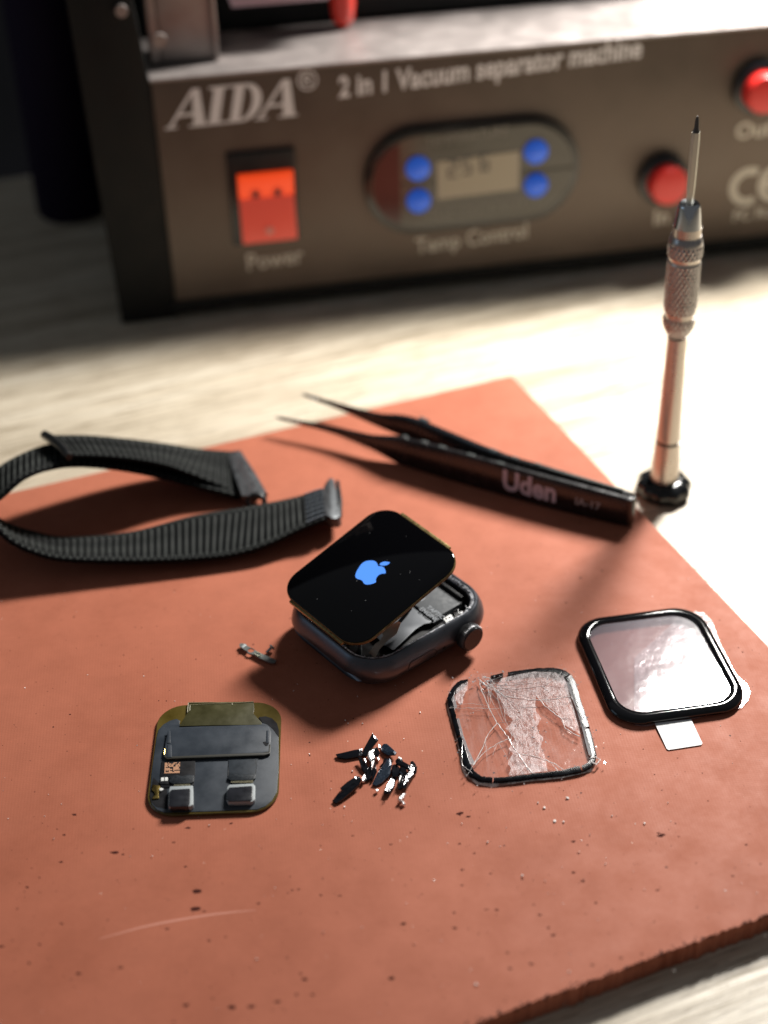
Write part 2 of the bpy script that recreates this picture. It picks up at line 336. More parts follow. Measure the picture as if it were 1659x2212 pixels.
# (the little dot-matrix print is only a patch of orange speckle, not a readable code)
mesh('orange_speckle_print', *merge([mx[i] for i in range(len(mx))]), om['copper'], sm)
traced('solder_pad', co, [(232, 1000), (262, 997), (262, 1036), (230, 1038)], .12, .15, om['white'], sm, bevel=.004)
traced('solder_pad', co, [(272, 997), (306, 995), (305, 1034), (272, 1036)], .12, .15, om['white'], sm, bevel=.004)
traced('black_pad', co, [(215, 1040), (320, 1038), (318, 1070), (220, 1070)], .11, .14, om['black'], sm, bevel=.004)
for (x0, y0, x1, y1, up) in ((320, 960, 592, 1065, 1), (955, 950, 1262, 1030, 1)):
    o = traced('solder_strip', co, [(x0+10, y0+20), (x0+90, y0+10), (x0+140, y0+22), (x1-60, y0+5), (x1, y0+15), (x1-5, y1-25), (x1-30, y1-5), (x0+40, y1), (x0, y1-20)], .115, .165, worn('dark_solder', (.012, .016, .021), .45, 0, .35, .4, 12., .25), sm, bevel=.012)
def pins(x0, x1, y, yy, n):
    l = []
    for i in range(n):
        t = x0+(x1-x0)*i/(n-1); l.append(tube([of_(t, y, .15), of_(t, yy, .13)], .009, 5))
    return merge(l)
mesh('pin_row', *pins(375, 545, 1060, 1090, 14), om['trace'], sm); mesh('pin_row', *pins(1000, 1230, 1030, 1058, 18), om['trace'], sm)
def chip(pts, dz, gpts):
    traced('gasket', co, gpts, .11, dz+.01, om['grey'], sm, bevel=.02)
    n = len(pts); top = [P(*co(x, y), dz+.03) for x, y in pts]; c = sum(top)/n
    bot = [np.array([c[0]+(p[0]-c[0])*1.04, c[1]+(p[1]-c[1])*1.04, .11]) for p in top]
    mesh('chip', *prism(bot, top), worn('chip_black', (.016, .017, .022), .3, 0, .5, .4, 3.), sm, bevel=.03)
chip([(345, 1128), (545, 1115), (553, 1140), (545, 1285), (520, 1312), (340, 1318), (318, 1300), (325, 1150)], .24, [(330, 1095), (580, 1085), (583, 1290), (555, 1310), (330, 1320), (312, 1305), (320, 1130)])
chip([(975, 1105), (1215, 1088), (1232, 1100), (1228, 1235), (1205, 1252), (970, 1258), (950, 1235), (955, 1130)], .22, [(975, 1075), (1235, 1062), (1257, 1085), (1255, 1235), (1225, 1262), (965, 1268), (945, 1240), (952, 1105)])
gp = [[(140, 1075), (175, 1080), (215, 1085), (225, 1105), (205, 1130), (205, 1185), (210, 1222), (140, 1230), (140, 1205), (165, 1185), (160, 1155), (132, 1130)]]
for g in gp: traced('gold_contact', co, g, .11, .14, om['gold'], sm, bevel=.008)
traced('contact_tip', co, [(215, 1115), (240, 1110), (262, 1125), (240, 1142), (215, 1140)], .11, .15, om['white'], sm, bevel=.006)
traced('dark_patch', co, [(150, 1000), (215, 1060), (300, 1070), (300, 1345), (180, 1320), (120, 1260), (110, 1190), (130, 1080)], .1052, .108, om['black'], sm)

# ================================================================= SMARTWATCH
wc = crop(1050, 1900, 950)
yaw = math.radians(38.66)
cx, cy = 2.92944776e-02*.944, 31.5381564*.944
wf = frame((cx, cy, 0), yaw)
w = thing('smartwatch', (cx, cy, 0), 'opened grey smartwatch with its lit black display tilted up, showing a blue logo', 'watch')
alu = worn('space_grey_aluminium', (.095, .102, .118), .34, .8, .5, .08, 3., .03)
dark = worn('inner_black', (.006, .006, .007), .4, 0, .5, .3, 6., .2)
prof = [(.10, .62, .62), (.13, .36, .74), (.20, .18, .86), (.32, .07, .96), (.45, .015, 1.02), (.56, .0, 1.03), (.70, .025, 1.01), (.82, .07, .97), (.92, .125, .93), (.975, .165, .89), (.99, .19, .87), (.985, .23, .83)]
def side(z): return 1.9-np.interp(z, [p[0] for p in prof[:-1]], [p[1] for p in prof[:-1]])
outer = [lp(wf, rr(4.4-2*k, 3.8-2*k, r, 14), z) for z, k, r in prof]
inner = [lp(wf, rr(4.4-2*k, 3.8-2*k, r, 14), z) for z, k, r in ((.93, .25, .82), (.90, .33, .74), (.45, .35, .72), (.42, .6, .6))]
V, F = loft(outer+inner)
case = mesh('case', V, F, alu, w, smooth='auto')
# band slots: cylinders cut through the short ends
cut = []
for sx in (-1, 1):
    n = 24; rings = []
    for yy in (-2.4, 2.4):
        rings.append([wf(sx*2.16+.17*math.cos(2*math.pi*i/n), yy, .42+.13*math.sin(2*math.pi*i/n)) for i in range(n)])
    cut.append(loft(rings))
cutter = mesh('cutter', *merge(cut), alu)
mod = case.modifiers.new('b', 'BOOLEAN'); mod.object = cutter; mod.operation = 'DIFFERENCE'; mod.solver = 'EXACT'
bpy.context.view_layer.update()
dg = bpy.context.evaluated_depsgraph_get(); me2 = bpy.data.meshes.new_from_object(case.evaluated_get(dg))
case.modifiers.clear(); case.data = me2; me2.name = 'case'
for p in me2.polygons: p.use_smooth = True
me2.set_sharp_from_angle(angle=.6)
bpy.data.objects.remove(cutter)
# back crystal it rests on
mesh('back_crystal', *loft([lp(wf, [(r*math.cos(a), r*math.sin(a)) for a in np.linspace(0, 2*math.pi, 40, endpoint=False)], z) for r, z in ((.9, .002), (1.2, .03), (1.35, .13))]), dark, w, smooth='auto')
# scraped lip with glue residue
lipm = mat('scraped_lip', (.3, .3, .32), .35, .45); N, L, b = nt(lipm); t = noise_in(lipm, 14, 6)
L.new(ramp(lipm, t.outputs[0], [(.38, (.02, .02, .024)), (.46, (.30, .32, .36)), (.62, (.80, .82, .86))]).outputs[0], b.inputs['Base Color']); bump(lipm, t.outputs[0], .8, .03)
V, F = ringloft([lp(wf, rr(4.4-2*k, 3.8-2*k, r, 14), z) for z, k, r in ((.935, .245, .82), (.968, .25, .815), (.955, .30, .77), (.90, .345, .72), (.88, .30, .77))])
mesh('scraped_lip', V, F, lipm, w, smooth='auto')
lipb = []
for k in range(70):
    a = rng.uniform(0, 2*math.pi); ring = rr(4.4-2*.30, 3.8-2*.30, .77, 14); p = ring[rng.randint(len(ring))]; p2 = ring[(rng.randint(len(ring)))]
    i = rng.randint(len(ring)); t = rng.rand(); p = np.array(ring[i])*(1-t)+np.array(ring[(i+1) % len(ring)])*t
    s = rng.uniform(.012, .035); q = frame(wf(p[0], p[1], rng.uniform(.92, .965)), rng.uniform(0, 6), rng.uniform(-.8, .8))
    pp = [(s*rng.uniform(.6, 1.3)*math.cos(j*1.256), s*rng.uniform(.6, 1.3)*math.sin(j*1.256)) for j in range(5)]
    lipb.append(prism([q(x, y, 0) for x, y in pp], [q(x, y, .01) for x, y in pp]))
mesh('glue_crumbs', *merge(lipb), mat('glue_glint', (.5, .5, .52), .25, .3), w, kind='stuff')
# interior
mesh('cavity_floor', *prism(lp(wf, rr(3.66, 3.06, .7), .41), lp(wf, rr(3.66, 3.06, .7), .50)), dark, w)
tapm = worn('haptic_plate_grey', (.062, .067, .073), .6, 0, .35, .06, 8.)
mesh('haptic_plate', *prism([wf(x, y, .5) for x, y in ((.66, -1.06), (1.66, -1.04), (1.66, 1.15), (.66, 1.15))], [wf(x, y, .70) for x, y in ((.66, -1.06), (1.66, -1.04), (1.66, 1.15), (.66, 1.15))]), tapm, w, bevel=.012)
tf = frame(wf(0, 0, 0), yaw-math.pi/2)     # x' = -y local (reading direction), y' = +x local
etch = mat('etched_print', (.21, .225, .245), .6)
def tfr(u, v, z=.703): # origin at watch local (x=v, y=-u)
    return frame(wf(v, -u, z), yaw-math.pi/2)
def wloc(px, py, z):
    p = P(*wc(px, py), z)-wf.o; return (wf.R.T@p)
t1 = wloc(1098, 858, .70); t2 = wloc(1050, 868, .70)
text('taptic_lettering', 'TAPTIC', frame(wf(t1[0]-.015, t1[1], .703), yaw-math.pi/2), .185, etch, w, extr=.002, bold=.004)
text('engine_lettering', 'ENGINE', frame(wf(t2[0]-.02, t2[1], .703), yaw-math.pi/2), .185, etch, w, extr=.002, bold=.004)
# small maker's mark before the words
ca = crop(1100, 1900, 800)
apple = [(700, 645), (722, 639), (745, 637), (765, 638), (780, 643), (792, 652), (800, 664), (806, 680), (812, 684), (835, 685), (850, 692), (860, 703), (866, 720), (867, 741), (840, 744), (820, 750), (804, 762), (793, 778), (787, 797), (788, 814), (765, 825), (735, 832), (712, 833), (698, 829), (688, 819), (680, 807), (670, 797), (655, 791), (638, 787), (624, 776), (621, 758), (627, 735), (638, 713), (652, 691), (672, 664)]
leaf = [(818, 669), (826, 659), (838, 652), (862, 646), (902, 652), (893, 664), (878, 674), (858, 678), (830, 677)]
# display
disp_o = np.array([-.401, 31.374, 2.14])*.944; droll = math.radians(3.3)
df = frame(disp_o, math.radians(39.6), math.radians(-14.4), droll)
kk = 1.028*.944; DW, DH = 3.85*kk, 3.2*kk
def dloc(px, py): # photo point on the display's plane -> its local coordinates
    p = onplane(*ca(px, py), disp_o, df.R[:, 2]); return (df.R.T@(p-disp_o))[:2]
amberE = worn('display_edge_amber', (.10, .068, .020), .25, .3, .6, .5, 8.)
V, F = loft([lp(df, rr(DW-.03, DH-.03, .63, 14), -.115), lp(df, rr(DW, DH, .645, 14), -.10), lp(df, rr(DW, DH, .645, 14), -.035), lp(df, rr(DW-.02, DH-.02, .64, 14), -.02)])
disp = mesh('display', V, F, amberE, w, smooth='auto'); 
gl = mat('display_glass_black', (.0015, .0015, .002), .05, 0, .35)
V, F = loft([lp(df, rr(DW-.05, DH-.05, .62, 14), -.03), lp(df, rr(DW-.05, DH-.05, .62, 14), -.008), lp(df, rr(DW-.075, DH-.075, .61, 14), 0)])
mesh('screen', V, F, gl, disp, smooth='auto')
glow = mat('logo_glow', (.02, .06, .2), .4); _, _, b = nt(glow); b.inputs['Emission Color'].default_value = (.085, .31, 1.0, 1); b.inputs['Emission Strength'].default_value = .95
pts = smooth_curve([dloc(*p) for p in apple+[apple[0]]], 120)[:-1]
lv = prism([df(*p, .001) for p in pts], [df(*p, .003) for p in pts])
pts = smooth_curve([dloc(*p) for p in leaf+[leaf[0]]], 40)[:-1]
lv2 = prism([df(*p, .001) for p in pts], [df(*p, .003) for p in pts])
mesh('blue_logo', *merge([lv, lv2]), glow, disp)
a0 = np.array([dloc(*p) for p in apple]); l0 = np.array([dloc(*p) for p in leaf]); cen = a0.mean(0)
# same mark, tiny, on the plate (there it stands upright along +x)
mk = wloc(1066, 800, .70); hgt = .155/(a0[:, 0].max()-a0[:, 0].min())
mesh('etched_mark', *merge([prism([wf(mk[0]+(q[0]-cen[0])*hgt, mk[1]+(q[1]-cen[1])*hgt, .7005) for q in A], [wf(mk[0]+(q[0]-cen[0])*hgt, mk[1]+(q[1]-cen[1])*hgt, .7035) for q in A]) for A in (a0, l0)]), etch, w)
dust = []
for k in range(13):
    p = (rng.uniform(-1.6, 1.6), rng.uniform(-1.3, 1.3)); s = rng.uniform(.004, .011)
    dust.append(prism([df(p[0]+s*math.cos(i*1.57)*(1+rng.rand()), p[1]+s*math.sin(i*1.57), .0005) for i in range(4)], [df(p[0]+s*math.cos(i*1.57), p[1]+s*math.sin(i*1.57), .003) for i in range(4)]))
mesh('screen_dust', *merge(dust), mat('dust', (.14, .14, .14), .9), disp, kind='stuff')
# gold bonding flanges at the short edges
goldf = worn('flange_gold', (.34, .26, .11), .3, .7, .5, .3, 10.)
def box(f, x0, x1, y0, y1, z0, z1): return prism([f(x0, y0, z0), f(x1, y0, z0), f(x1, y1, z0), f(x0, y1, z0)], [f(x0, y0, z1), f(x1, y0, z1), f(x1, y1, z1), f(x0, y1, z1)])
mesh('gold_flange', *box(df, DW/2-.05, DW/2+.075, -.92, .92, -.12, -.03), goldf, disp, bevel=.02)
mesh('gold_flange', *box(df, -DW/2-.06, -DW/2+.05, -1.05, 1.0, -.15, -.06), goldf, disp, bevel=.02)
mesh('display_back_board', *prism([df(x, y, -.19) for x, y in rr(DW-.5, DH-.6, .4)], [df(x, y, -.12) for x, y in rr(DW-.5, DH-.6, .4)]), dark, disp)
# crown
crf = np.array(wf(1.0, -1.88, .55)); 
def cyl(f, r, y0, y1, n=32, teeth=0, dep=.0):
    rings = []
    for (y, rr_) in ((y0, r*.96), (y0-.02, r), (y1+.03, r), (y1, r*.93)):
        rings.append([f(1.0+(rr_-(dep if (teeth and (i % 4) < 2) else 0))*math.cos(2*math.pi*i/n), y, .55+(rr_-(dep if (teeth and (i % 4) < 2) else 0))*math.sin(2*math.pi*i/n)) for i in range(n)])
    return loft(rings)
crown = mesh('crown', *cyl(wf, .36, -1.93, -2.17, 200, 1, .012), worn('crown_metal', (.10, .10, .105), .33, .85, .5, .15, 5.), w, smooth='auto')
mesh('crown_cap', *cyl(wf, .325, -2.16, -2.195, 48), mat('crown_cap_black', (.03, .028, .03), .22, .3), crown, smooth='auto')
mesh('crown_stem', *cyl(wf, .27, -1.84, -1.95, 32), dark, crown, smooth='auto')
def sidept(x, z, out=0.): return wf(x, -(side(z)+out), z)
n = 60; st = []
for (x, z) in [(x-.44, z+.50) for x, z in rr(.92, .30, .149, 10)]: st.append(sidept(x, z, .004))
st.append(st[0]); st.append(st[1])
btn = [(x-.44, z+.50) for x, z in rr(.90, .28, .139, 10)]
V, F = prism([sidept(x, z, -.02) for x, z in btn], [sidept(x, z, .006) for x, z in btn])
# fan the button face so it follows the side
sb = mesh('side_button', V, F, alu, w)
mesh('button_gap', *tube(st, .010, 6), mat('gap_black', (.004, .004, .004), .8), sb)
mesh('microphone_hole', *tube([sidept(.27, .50, -.03), sidept(.27, .50, .005)], .048, 16), mat('hole_black', (.003, .003, .003), .9), w)
# battery with curved edge and flexes
def w4(x, y, z): return P(*wc(x, y), z)
satin = worn('satin_battery_foil', (.095, .103, .115), .42, .2, .5, .06, 1.2)
bt = [(1035, 835), (1165, 950), (1150, 962), (1085, 972), (1025, 1008), (950, 1080), (870, 1155), (800, 1112), (700, 1000), (760, 860), (900, 780)]
V, F = prism([w4(x, y, .5) for x, y in bt], [w4(x, y, .64) for x, y in bt]); mesh('battery', V, F, satin, w, bevel=.02)
tan = mat('tan_flex', (.66, .50, .38), .4, .1)
fx = [((790, 1020, .95), (900, 955, 1.45)), ((800, 1050, .88), (922, 962, 1.4)), ((782, 1085, .80), (895, 1035, 1.15)), ((745, 1110, .75), (830, 1085, .98)), ((718, 1150, .62), (775, 1145, .74)), ((704, 1168, .56), (745, 1202, .62))]
V = []; 
for a, c in fx: V += [w4(*a), w4(*c)]
for a, c in fx: V += [w4(*a)-(0, 0, .02), w4(*c)-(0, 0, .02)]
n = len(fx); F = [(2*i, 2*i+1, 2*i+3, 2*i+2) for i in range(n-1)]+[(2*n+2*i, 2*n+2*i+2, 2*n+2*i+3, 2*n+2*i+1) for i in range(n-1)]
F += [(2*i, 2*i+2, 2*n+2*i+2, 2*n+2*i) for i in range(n-1)]+[(2*i+1, 2*n+2*i+1, 2*n+2*i+3, 2*i+3) for i in range(n-1)]
mesh('tan_flex_cable', V, F, tan, w, smooth='auto')
bk = [((900, 955, 1.4), (990, 850, 1.55)), ((925, 965, 1.35), (1000, 870, 1.5)), ((860, 1010, .9), (960, 930, 1.0))]
V = []
for a, c in bk: V += [w4(*a), w4(*c)]
mesh('black_flex_cable', V, [(0, 1, 3, 2), (2, 3, 5, 4)], dark, w)
wm = mat('white_connector', (.78, .78, .76), .35)
o = traced('white_connector', wc, [(1212, 935), (1262, 905), (1300, 925), (1290, 945), (1245, 975)], .58, .80, wm, w, bevel=.01)
for (x, y) in ((1235, 938), (1258, 930), (1280, 920)):
    mesh('pin_hole', *tube([w4(x, y, .79), w4(x, y, .805)], .024, 12), mat('pin_black', (.01, .01, .01), .6), o)
steel = mat('bright_steel', (.72, .72, .72), .22, 1.)
bits = [[(1285, 895), (1345, 880), (1350, 905), (1300, 925)], [(1310, 905), (1370, 890), (1375, 925), (1330, 945)], [(1355, 880), (1400, 870), (1395, 892), (1360, 900)], [(1245, 975), (1290, 955), (1292, 968), (1250, 985)]]
for q in bits: traced('steel_bracket', wc, q, .6, .84+rng.rand()*.04, steel, w, bevel=.006)
mesh('spring_pin', *tube([w4(1365, 845, .9), w4(1378, 868, .85)], .012), steel, w)
mesh('spring_pin', *tube([w4(1285, 880, .85), w4(1312, 868, .88), w4(1318, 890, .86)], .008), steel, w)
junk = []
for k in range(60):
    x, y = rng.uniform(-1.6, 1.0), rng.uniform(-1.45, -1.32)
    if k > 35: x, y = rng.uniform(-1.75, -1.3), rng.uniform(-1.2, 1.3)
    s = rng.uniform(.03, .08); q = frame(wf(x, y, .50), rng.uniform(0, 6)); h = rng.uniform(.03, .12)
    junk.append(box(q, -s, s, -s*.6, s*.6, 0, h))
mesh('dark_components', *merge(junk), worn('component_black', (.008, .008, .009), .45, 0., .5, .5, 9.), w, kind='stuff')
mesh('sealing_wall', *box(wf, 1.68, 1.83, -.95, 1.2, .5, .80), dark, w, bevel=.02)
traced('steel_tab', wc, [(625, 1105), (655, 1100), (650, 1140), (628, 1142)], .5, .72, mat('dull_steel', (.22, .24, .25), .35, .8), w, bevel=.005)
traced('silver_clip', wc, [(228, 875), (262, 870), (272, 905), (245, 915)], .7, .95, steel, w, bevel=.01)

# ================================================================= NEW COVER GLASS with black frame
cg = crop(1700, 2350, 1324)
def rectfit(cf, L_, z):
    p = [P(*cf(x, y), z) for x, y in L_]
    TL = linex(p[0], p[1], p[2], p[3]); TR = linex(p[4], p[5], p[2], p[3]); BL = linex(p[0], p[1], p[6], p[7]); BR = linex(p[4], p[5], p[6], p[7])
    a = math.atan2(*(((TR-TL)+(BR-BL))[::-1])); W = (np.linalg.norm(TR-TL)+np.linalg.norm(BR-BL))/2; H = (np.linalg.norm(TL-BL)+np.linalg.norm(TR-BR))/2
    return frame((*((TL+TR+BL+BR)/4), 0), a), W, H
gf, GW, GH = rectfit(cg, ((735, 240), (880, 590), (840, 105), (1180, 58), (1365, 140), (1525, 440), (960, 635), (1480, 565)), .12)
ng = thing('cover_glass', tuple(gf.o), 'intact watch glass with glossy black frame and white pull tab, near the right mat edge', 'glass')
piano = mat('piano_black', (.004, .004, .005), .07, 0, .5)
fr = [(.06, 0.02, .78), (.10, 0.0, .80), (.15, 0.012, .80), (.20, .06, .76), (.225, .12, .72), (.225, .20, .66), (.20, .235, .62), (.17, .24, .615), (.06, .24, .61)]
fr = [(z, k*1.22 if k > .1 else k, r) for z, k, r in fr]; V, F = ringloft([lp(gf, rr(GW-2*k, GH-2*k, r, 14), z) for z, k, r in fr]); mesh('black_frame', V, F, piano, ng, smooth='auto')
def film(name, tint, haze, gloss, rough, bumps=.0, sc=2., dist=.05, white=(.9, .88, .9), streak=0.):
    m = bpy.data.materials.new(name); m.use_nodes = True; N = m.node_tree.nodes; L = m.node_tree.links; N.clear()
    out = N.new('ShaderNodeOutputMaterial'); tr = N.new('ShaderNodeBsdfTransparent'); tr.inputs[0].default_value = (*tint, 1)
    df_ = N.new('ShaderNodeBsdfDiffuse'); df_.inputs[0].default_value = (*white, 1)
    gs = N.new('ShaderNodeBsdfGlossy'); gs.inputs['Roughness'].default_value = rough; gs.inputs[0].default_value = (1, 1, 1, 1)
    m1 = N.new('ShaderNodeMixShader'); m1.inputs[0].default_value = haze; L.new(tr.outputs[0], m1.inputs[1]); L.new(df_.outputs[0], m1.inputs[2])
    lw = N.new('ShaderNodeLayerWeight'); fz = N.new('ShaderNodeMath'); fz.operation = 'POWER'; L.new(lw.outputs['Facing'], fz.inputs[0]); fz.inputs[1].default_value = 4.; ad = N.new('ShaderNodeMath'); ad.operation = 'MULTIPLY_ADD'; L.new(fz.outputs[0], ad.inputs[0]); ad.inputs[1].default_value = .8; gloss += .035; ad.inputs[2].default_value = gloss
    m2 = N.new('ShaderNodeMixShader'); L.new(ad.outputs[0], m2.inputs[0]); L.new(m1.outputs[0], m2.inputs[1]); L.new(gs.outputs[0], m2.inputs[2]); L.new(m2.outputs[0], out.inputs[0])
    if streak:
        tc = N.new('ShaderNodeTexCoord'); mp = N.new('ShaderNodeMapping'); mp.inputs['Scale'].default_value = (1, .35, 1); mp.inputs['Rotation'].default_value = (0, 0, .5); L.new(tc.outputs['Object'], mp.inputs[0])
        t = N.new('ShaderNodeTexNoise'); t.inputs['Scale'].default_value = streak; t.inputs['Detail'].default_value = 6; t.inputs['Roughness'].default_value = .7; t.inputs['Distortion'].default_value = 1.2; L.new(mp.outputs[0], t.inputs[0])
        cr_ = N.new('ShaderNodeMapRange'); cr_.inputs[1].default_value = .42; cr_.inputs[2].default_value = .68; cr_.inputs[3].default_value = haze*.35; cr_.inputs[4].default_value = min(1, haze*2.6); L.new(t.outputs[0], cr_.inputs[0]); L.new(cr_.outputs[0], m1.inputs[0])
    if bumps:
        tc = N.new('ShaderNodeTexCoord'); t = N.new('ShaderNodeTexNoise'); t.inputs['Scale'].default_value = sc; t.inputs['Detail'].default_value = 3; L.new(tc.outputs['Object'], t.inputs[0])
        bp = N.new('ShaderNodeBump'); bp.inputs['Strength'].default_value = bumps; bp.inputs['Distance'].default_value = dist; L.new(t.outputs[0], bp.inputs['Height'])
        L.new(bp.outputs[0], gs.inputs['Normal'])
    return m
# slightly wavy protective film stretched over the opening
def wavy(f, W, H, r, z, amp, m, name, parent, nx=40, ny=40, seed=3, th=.006):
    R = np.random.RandomState(seed); ks = [(R.uniform(-2.2, 2.2), R.uniform(-2.2, 2.2), R.uniform(0, 6), R.uniform(.4, 1)) for _ in range(7)]
    hz = lambda x, y: z+amp*sum(a*math.sin(kx*x+ky*y+p) for kx, ky, p, a in ks)/3
    rings = []; 
    for k in range(nx+1):
        s = 1-k/nx*.999; ring = rr(W*s, H*s, max(.002, r*s), 10); rings.append([f(x, y, hz(x, y)) for x, y in ring])
    V, F = loft(rings, False, True); o = mesh(name, V, F, m, parent, smooth=True); return o
gfilm = film('protective_film', (.95, .90, .92), .24, .34, .08, .22, .6, .10, (.80, .70, .80))
wavy(gf, GW-.54, GH-.54, .62, .165, .012, gfilm, 'glass_pane', ng)
bp = [(785, 175), (1210, 85), (1225, 92), (1215, 118), (790, 195)]
edgefilm = film('loose_film', (.96, .93, .94), .12, .05, .12, .4, 2.)
# peel film showing beyond the frame on the right, and the tab
pf = [(1300, 70), (1345, 80), (1385, 120), (1420, 220), (1500, 380), (1555, 430), (1572, 470), (1560, 510), (1530, 545), (1300, 600), (1050, 640), (1000, 632), (1000, 300), (1200, 120)]
xy = [P(*cg(x, y), .045)[:2] for x, y in pf]
slab('backing_film', xy, .038, .045, edgefilm, ng)
tabm = worn('paper_white_tab', (.80, .80, .80), .5, 0, .4, .03, 4.)
V = []
tb = [(1100, 622, .06), (1280, 604, .06), (1336, 722, .03), (1330, 730, .028), (1170, 755, .028), (1160, 750, .03)]
V, F = prism([P(*cg(x, y), z)-(0, 0, .015) for x, y, z in tb], [P(*cg(x, y), z) for x, y, z in tb]); mesh('pull_tab', V, F, tabm, ng)

# ================================================================= CRACKED GLASS
kf, KW, KH = rectfit(cg, ((95, 520), (172, 830), (200, 400), (600, 362), (690, 400), (812, 790), (250, 905), (790, 850)), .08)
kg = thing('cracked_glass', tuple(kf.o), 'removed cracked watch glass under wrinkled clear tape, with chipped black border, beside the new glass', 'glass')
tape = film('clear_tape', (.99, .985, .985), .035, .0, .09, .5, 1.5, .10, (1., .92, .92), 2.5)
tp = [(75, 480), (110, 415), (200, 380), (330, 372), (480, 352), (620, 345), (655, 362), (690, 375), (712, 430), (730, 500), (760, 590), (790, 660), (815, 740), (835, 800), (830, 825), (790, 862), (640, 895), (450, 915), (300, 940), (220, 925), (165, 885), (148, 850), (135, 760), (110, 660), (78, 560)]
c0 = P(*cg(450, 640), .03)
def ruffle(pts, z, m, name, parent, amp=.02, n=12, seed=5):
    R = np.random.RandomState(seed); b = [P(*cg(x, y), z) for x, y in pts]; c = sum(b)/len(b); rings = []
    B = []
    for i in range(len(b)):
        for t in (0, .5): B.append(b[i]*(1-t)+b[(i+1) % len(b)]*t)
    for k in range(n+1):
        s = 1-.999*k/n; rings.append([c+(p-c)*s+(0, 0, R.uniform(-amp, amp)*(1.0 if k else .4)) for p in B])
    V, F = loft(rings, False, True); return mesh(name, V, F, m, parent, smooth=True)
ruffle(tp, .070, tape, 'clear_tape', kg, .003)
blk = worn('chipped_black_paint', (.004, .005, .007), .22, 0, .25, .5, 6., .3)
# ring pieces (broken border)
def ringpiece(f, W, H, r, th, a0, a1, n, z0, z1, jag=.0, seed=0):
    R = np.random.RandomState(seed); N_ = 400
    base = rr(W, H, r, 30); base2 = rr(W-2*th, H-2*th, max(.05, r-th), 30)
    L1 = len(base); ids = [int(a0*L1+(a1-a0)*L1*i/n) % L1 for i in range(n+1)]
    o = [np.array(base[i]) for i in ids]; q = [np.array(base2[i]) for i in ids]
    q = [b+(a-b)*R.uniform(-jag, jag) for a, b in zip(o, q)]
    o = [a+(b-a)*R.uniform(0, jag*.8) for a, b in zip(o, q)]
    V = []; 
    for a, b in zip(o, q): V += [f(*a, z0), f(*a, z1-.03), f(*(a*.8+b*.2), z1), f(*b, z1), f(*b, z0)]
    F = []
    for i in range(len(o)-1):
        for j in range(5): F.append((5*i+j, 5*i+(j+1) % 5, 5*i+5+(j+1) % 5, 5*i+5+j))
    F += [(0, 1, 2, 3, 4), tuple(5*(len(o)-1)+j for j in range(5))]
    return V, F
# corner arcs are vertex runs, straights are single steps: pieces given as point runs in photo coordinates instead
def border(pts_o, pts_i, z0=.02, z1=.122):
    n = len(pts_o); V = []
    for a, b in zip(pts_o, pts_i):
        A = P(*cg(*a), z1*.82); B = P(*cg(*b), z1); V += [np.array([A[0], A[1], z0]), A, A*.6+B*.4+(0, 0, .012), B, np.array([B[0], B[1], z0])]
    F = []
    for i in range(n-1):
        for j in range(5): F.append((5*i+j, 5*i+(j+1) % 5, 5*i+5+(j+1) % 5, 5*i+5+j))
    F += [(0, 1, 2, 3, 4), tuple(5*(n-1)+j for j in range(5))]
    return V, F
def densify(a, k=4, j=2.5, seed=1):
    R = np.random.RandomState(seed); out = []
    for i in range(len(a)-1):
        for t in range(k):
            u = t/k; out.append((a[i][0]*(1-u)+a[i+1][0]*u+R.uniform(-j, j), a[i][1]*(1-u)+a[i+1][1]*u+R.uniform(-j, j)))
    return out+[a[-1]]
bl = [([(180, 405), (140, 412), (110, 435), (88, 470), (75, 500), (90, 560), (105, 620), (125, 690)], [(172, 420), (150, 430), (125, 450), (108, 480), (98, 505), (112, 560), (128, 620), (140, 680)]),
      ([(128, 700), (145, 760), (158, 830), (190, 880), (240, 905), (300, 912)], [(146, 690), (165, 750), (185, 815), (210, 860), (250, 885), (300, 892)]),
      ([(305, 912), (400, 905), (500, 892), (640, 880), (740, 860)], [(305, 892), (400, 884), (500, 872), (640, 855), (730, 835)]),
      ([(745, 858), (790, 838), (808, 815), (812, 780), (800, 720), (780, 650)], [(738, 834), (772, 818), (785, 800), (788, 775), (775, 720), (755, 655)]),
      ([(778, 640), (755, 570), (728, 480), (705, 410), (690, 385)], [(752, 645), (725, 570), (700, 490), (680, 430), (662, 400)]),
      ([(685, 380), (650, 360), (600, 350), (520, 352), (430, 362), (375, 372)], [(655, 395), (635, 382), (590, 366), (520, 366), (430, 376), (375, 384)]),
      ([(350, 376), (310, 384), (290, 388)], [(350, 386), (312, 393), (292, 395)])]
for i, (a, b_) in enumerate(bl):
    mesh('border_fragment', *border(densify(a, 5, 1.6, i), densify(b_, 5, 2.6, i+50)), blk, kg, smooth='auto')
# bright inner bevel strips of glass along left and right
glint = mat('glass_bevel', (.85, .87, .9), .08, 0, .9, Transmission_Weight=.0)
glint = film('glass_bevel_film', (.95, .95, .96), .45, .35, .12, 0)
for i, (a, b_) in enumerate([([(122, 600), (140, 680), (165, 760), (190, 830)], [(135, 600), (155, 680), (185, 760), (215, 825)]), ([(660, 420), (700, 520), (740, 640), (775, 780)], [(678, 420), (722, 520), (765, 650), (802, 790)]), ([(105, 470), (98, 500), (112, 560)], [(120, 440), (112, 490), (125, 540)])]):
    mesh('glass_bevel', *border(densify(a, 4, 1.2, i+7), densify(b_, 4, 1.2, i+70), .08, .118), glint, kg, smooth='auto')
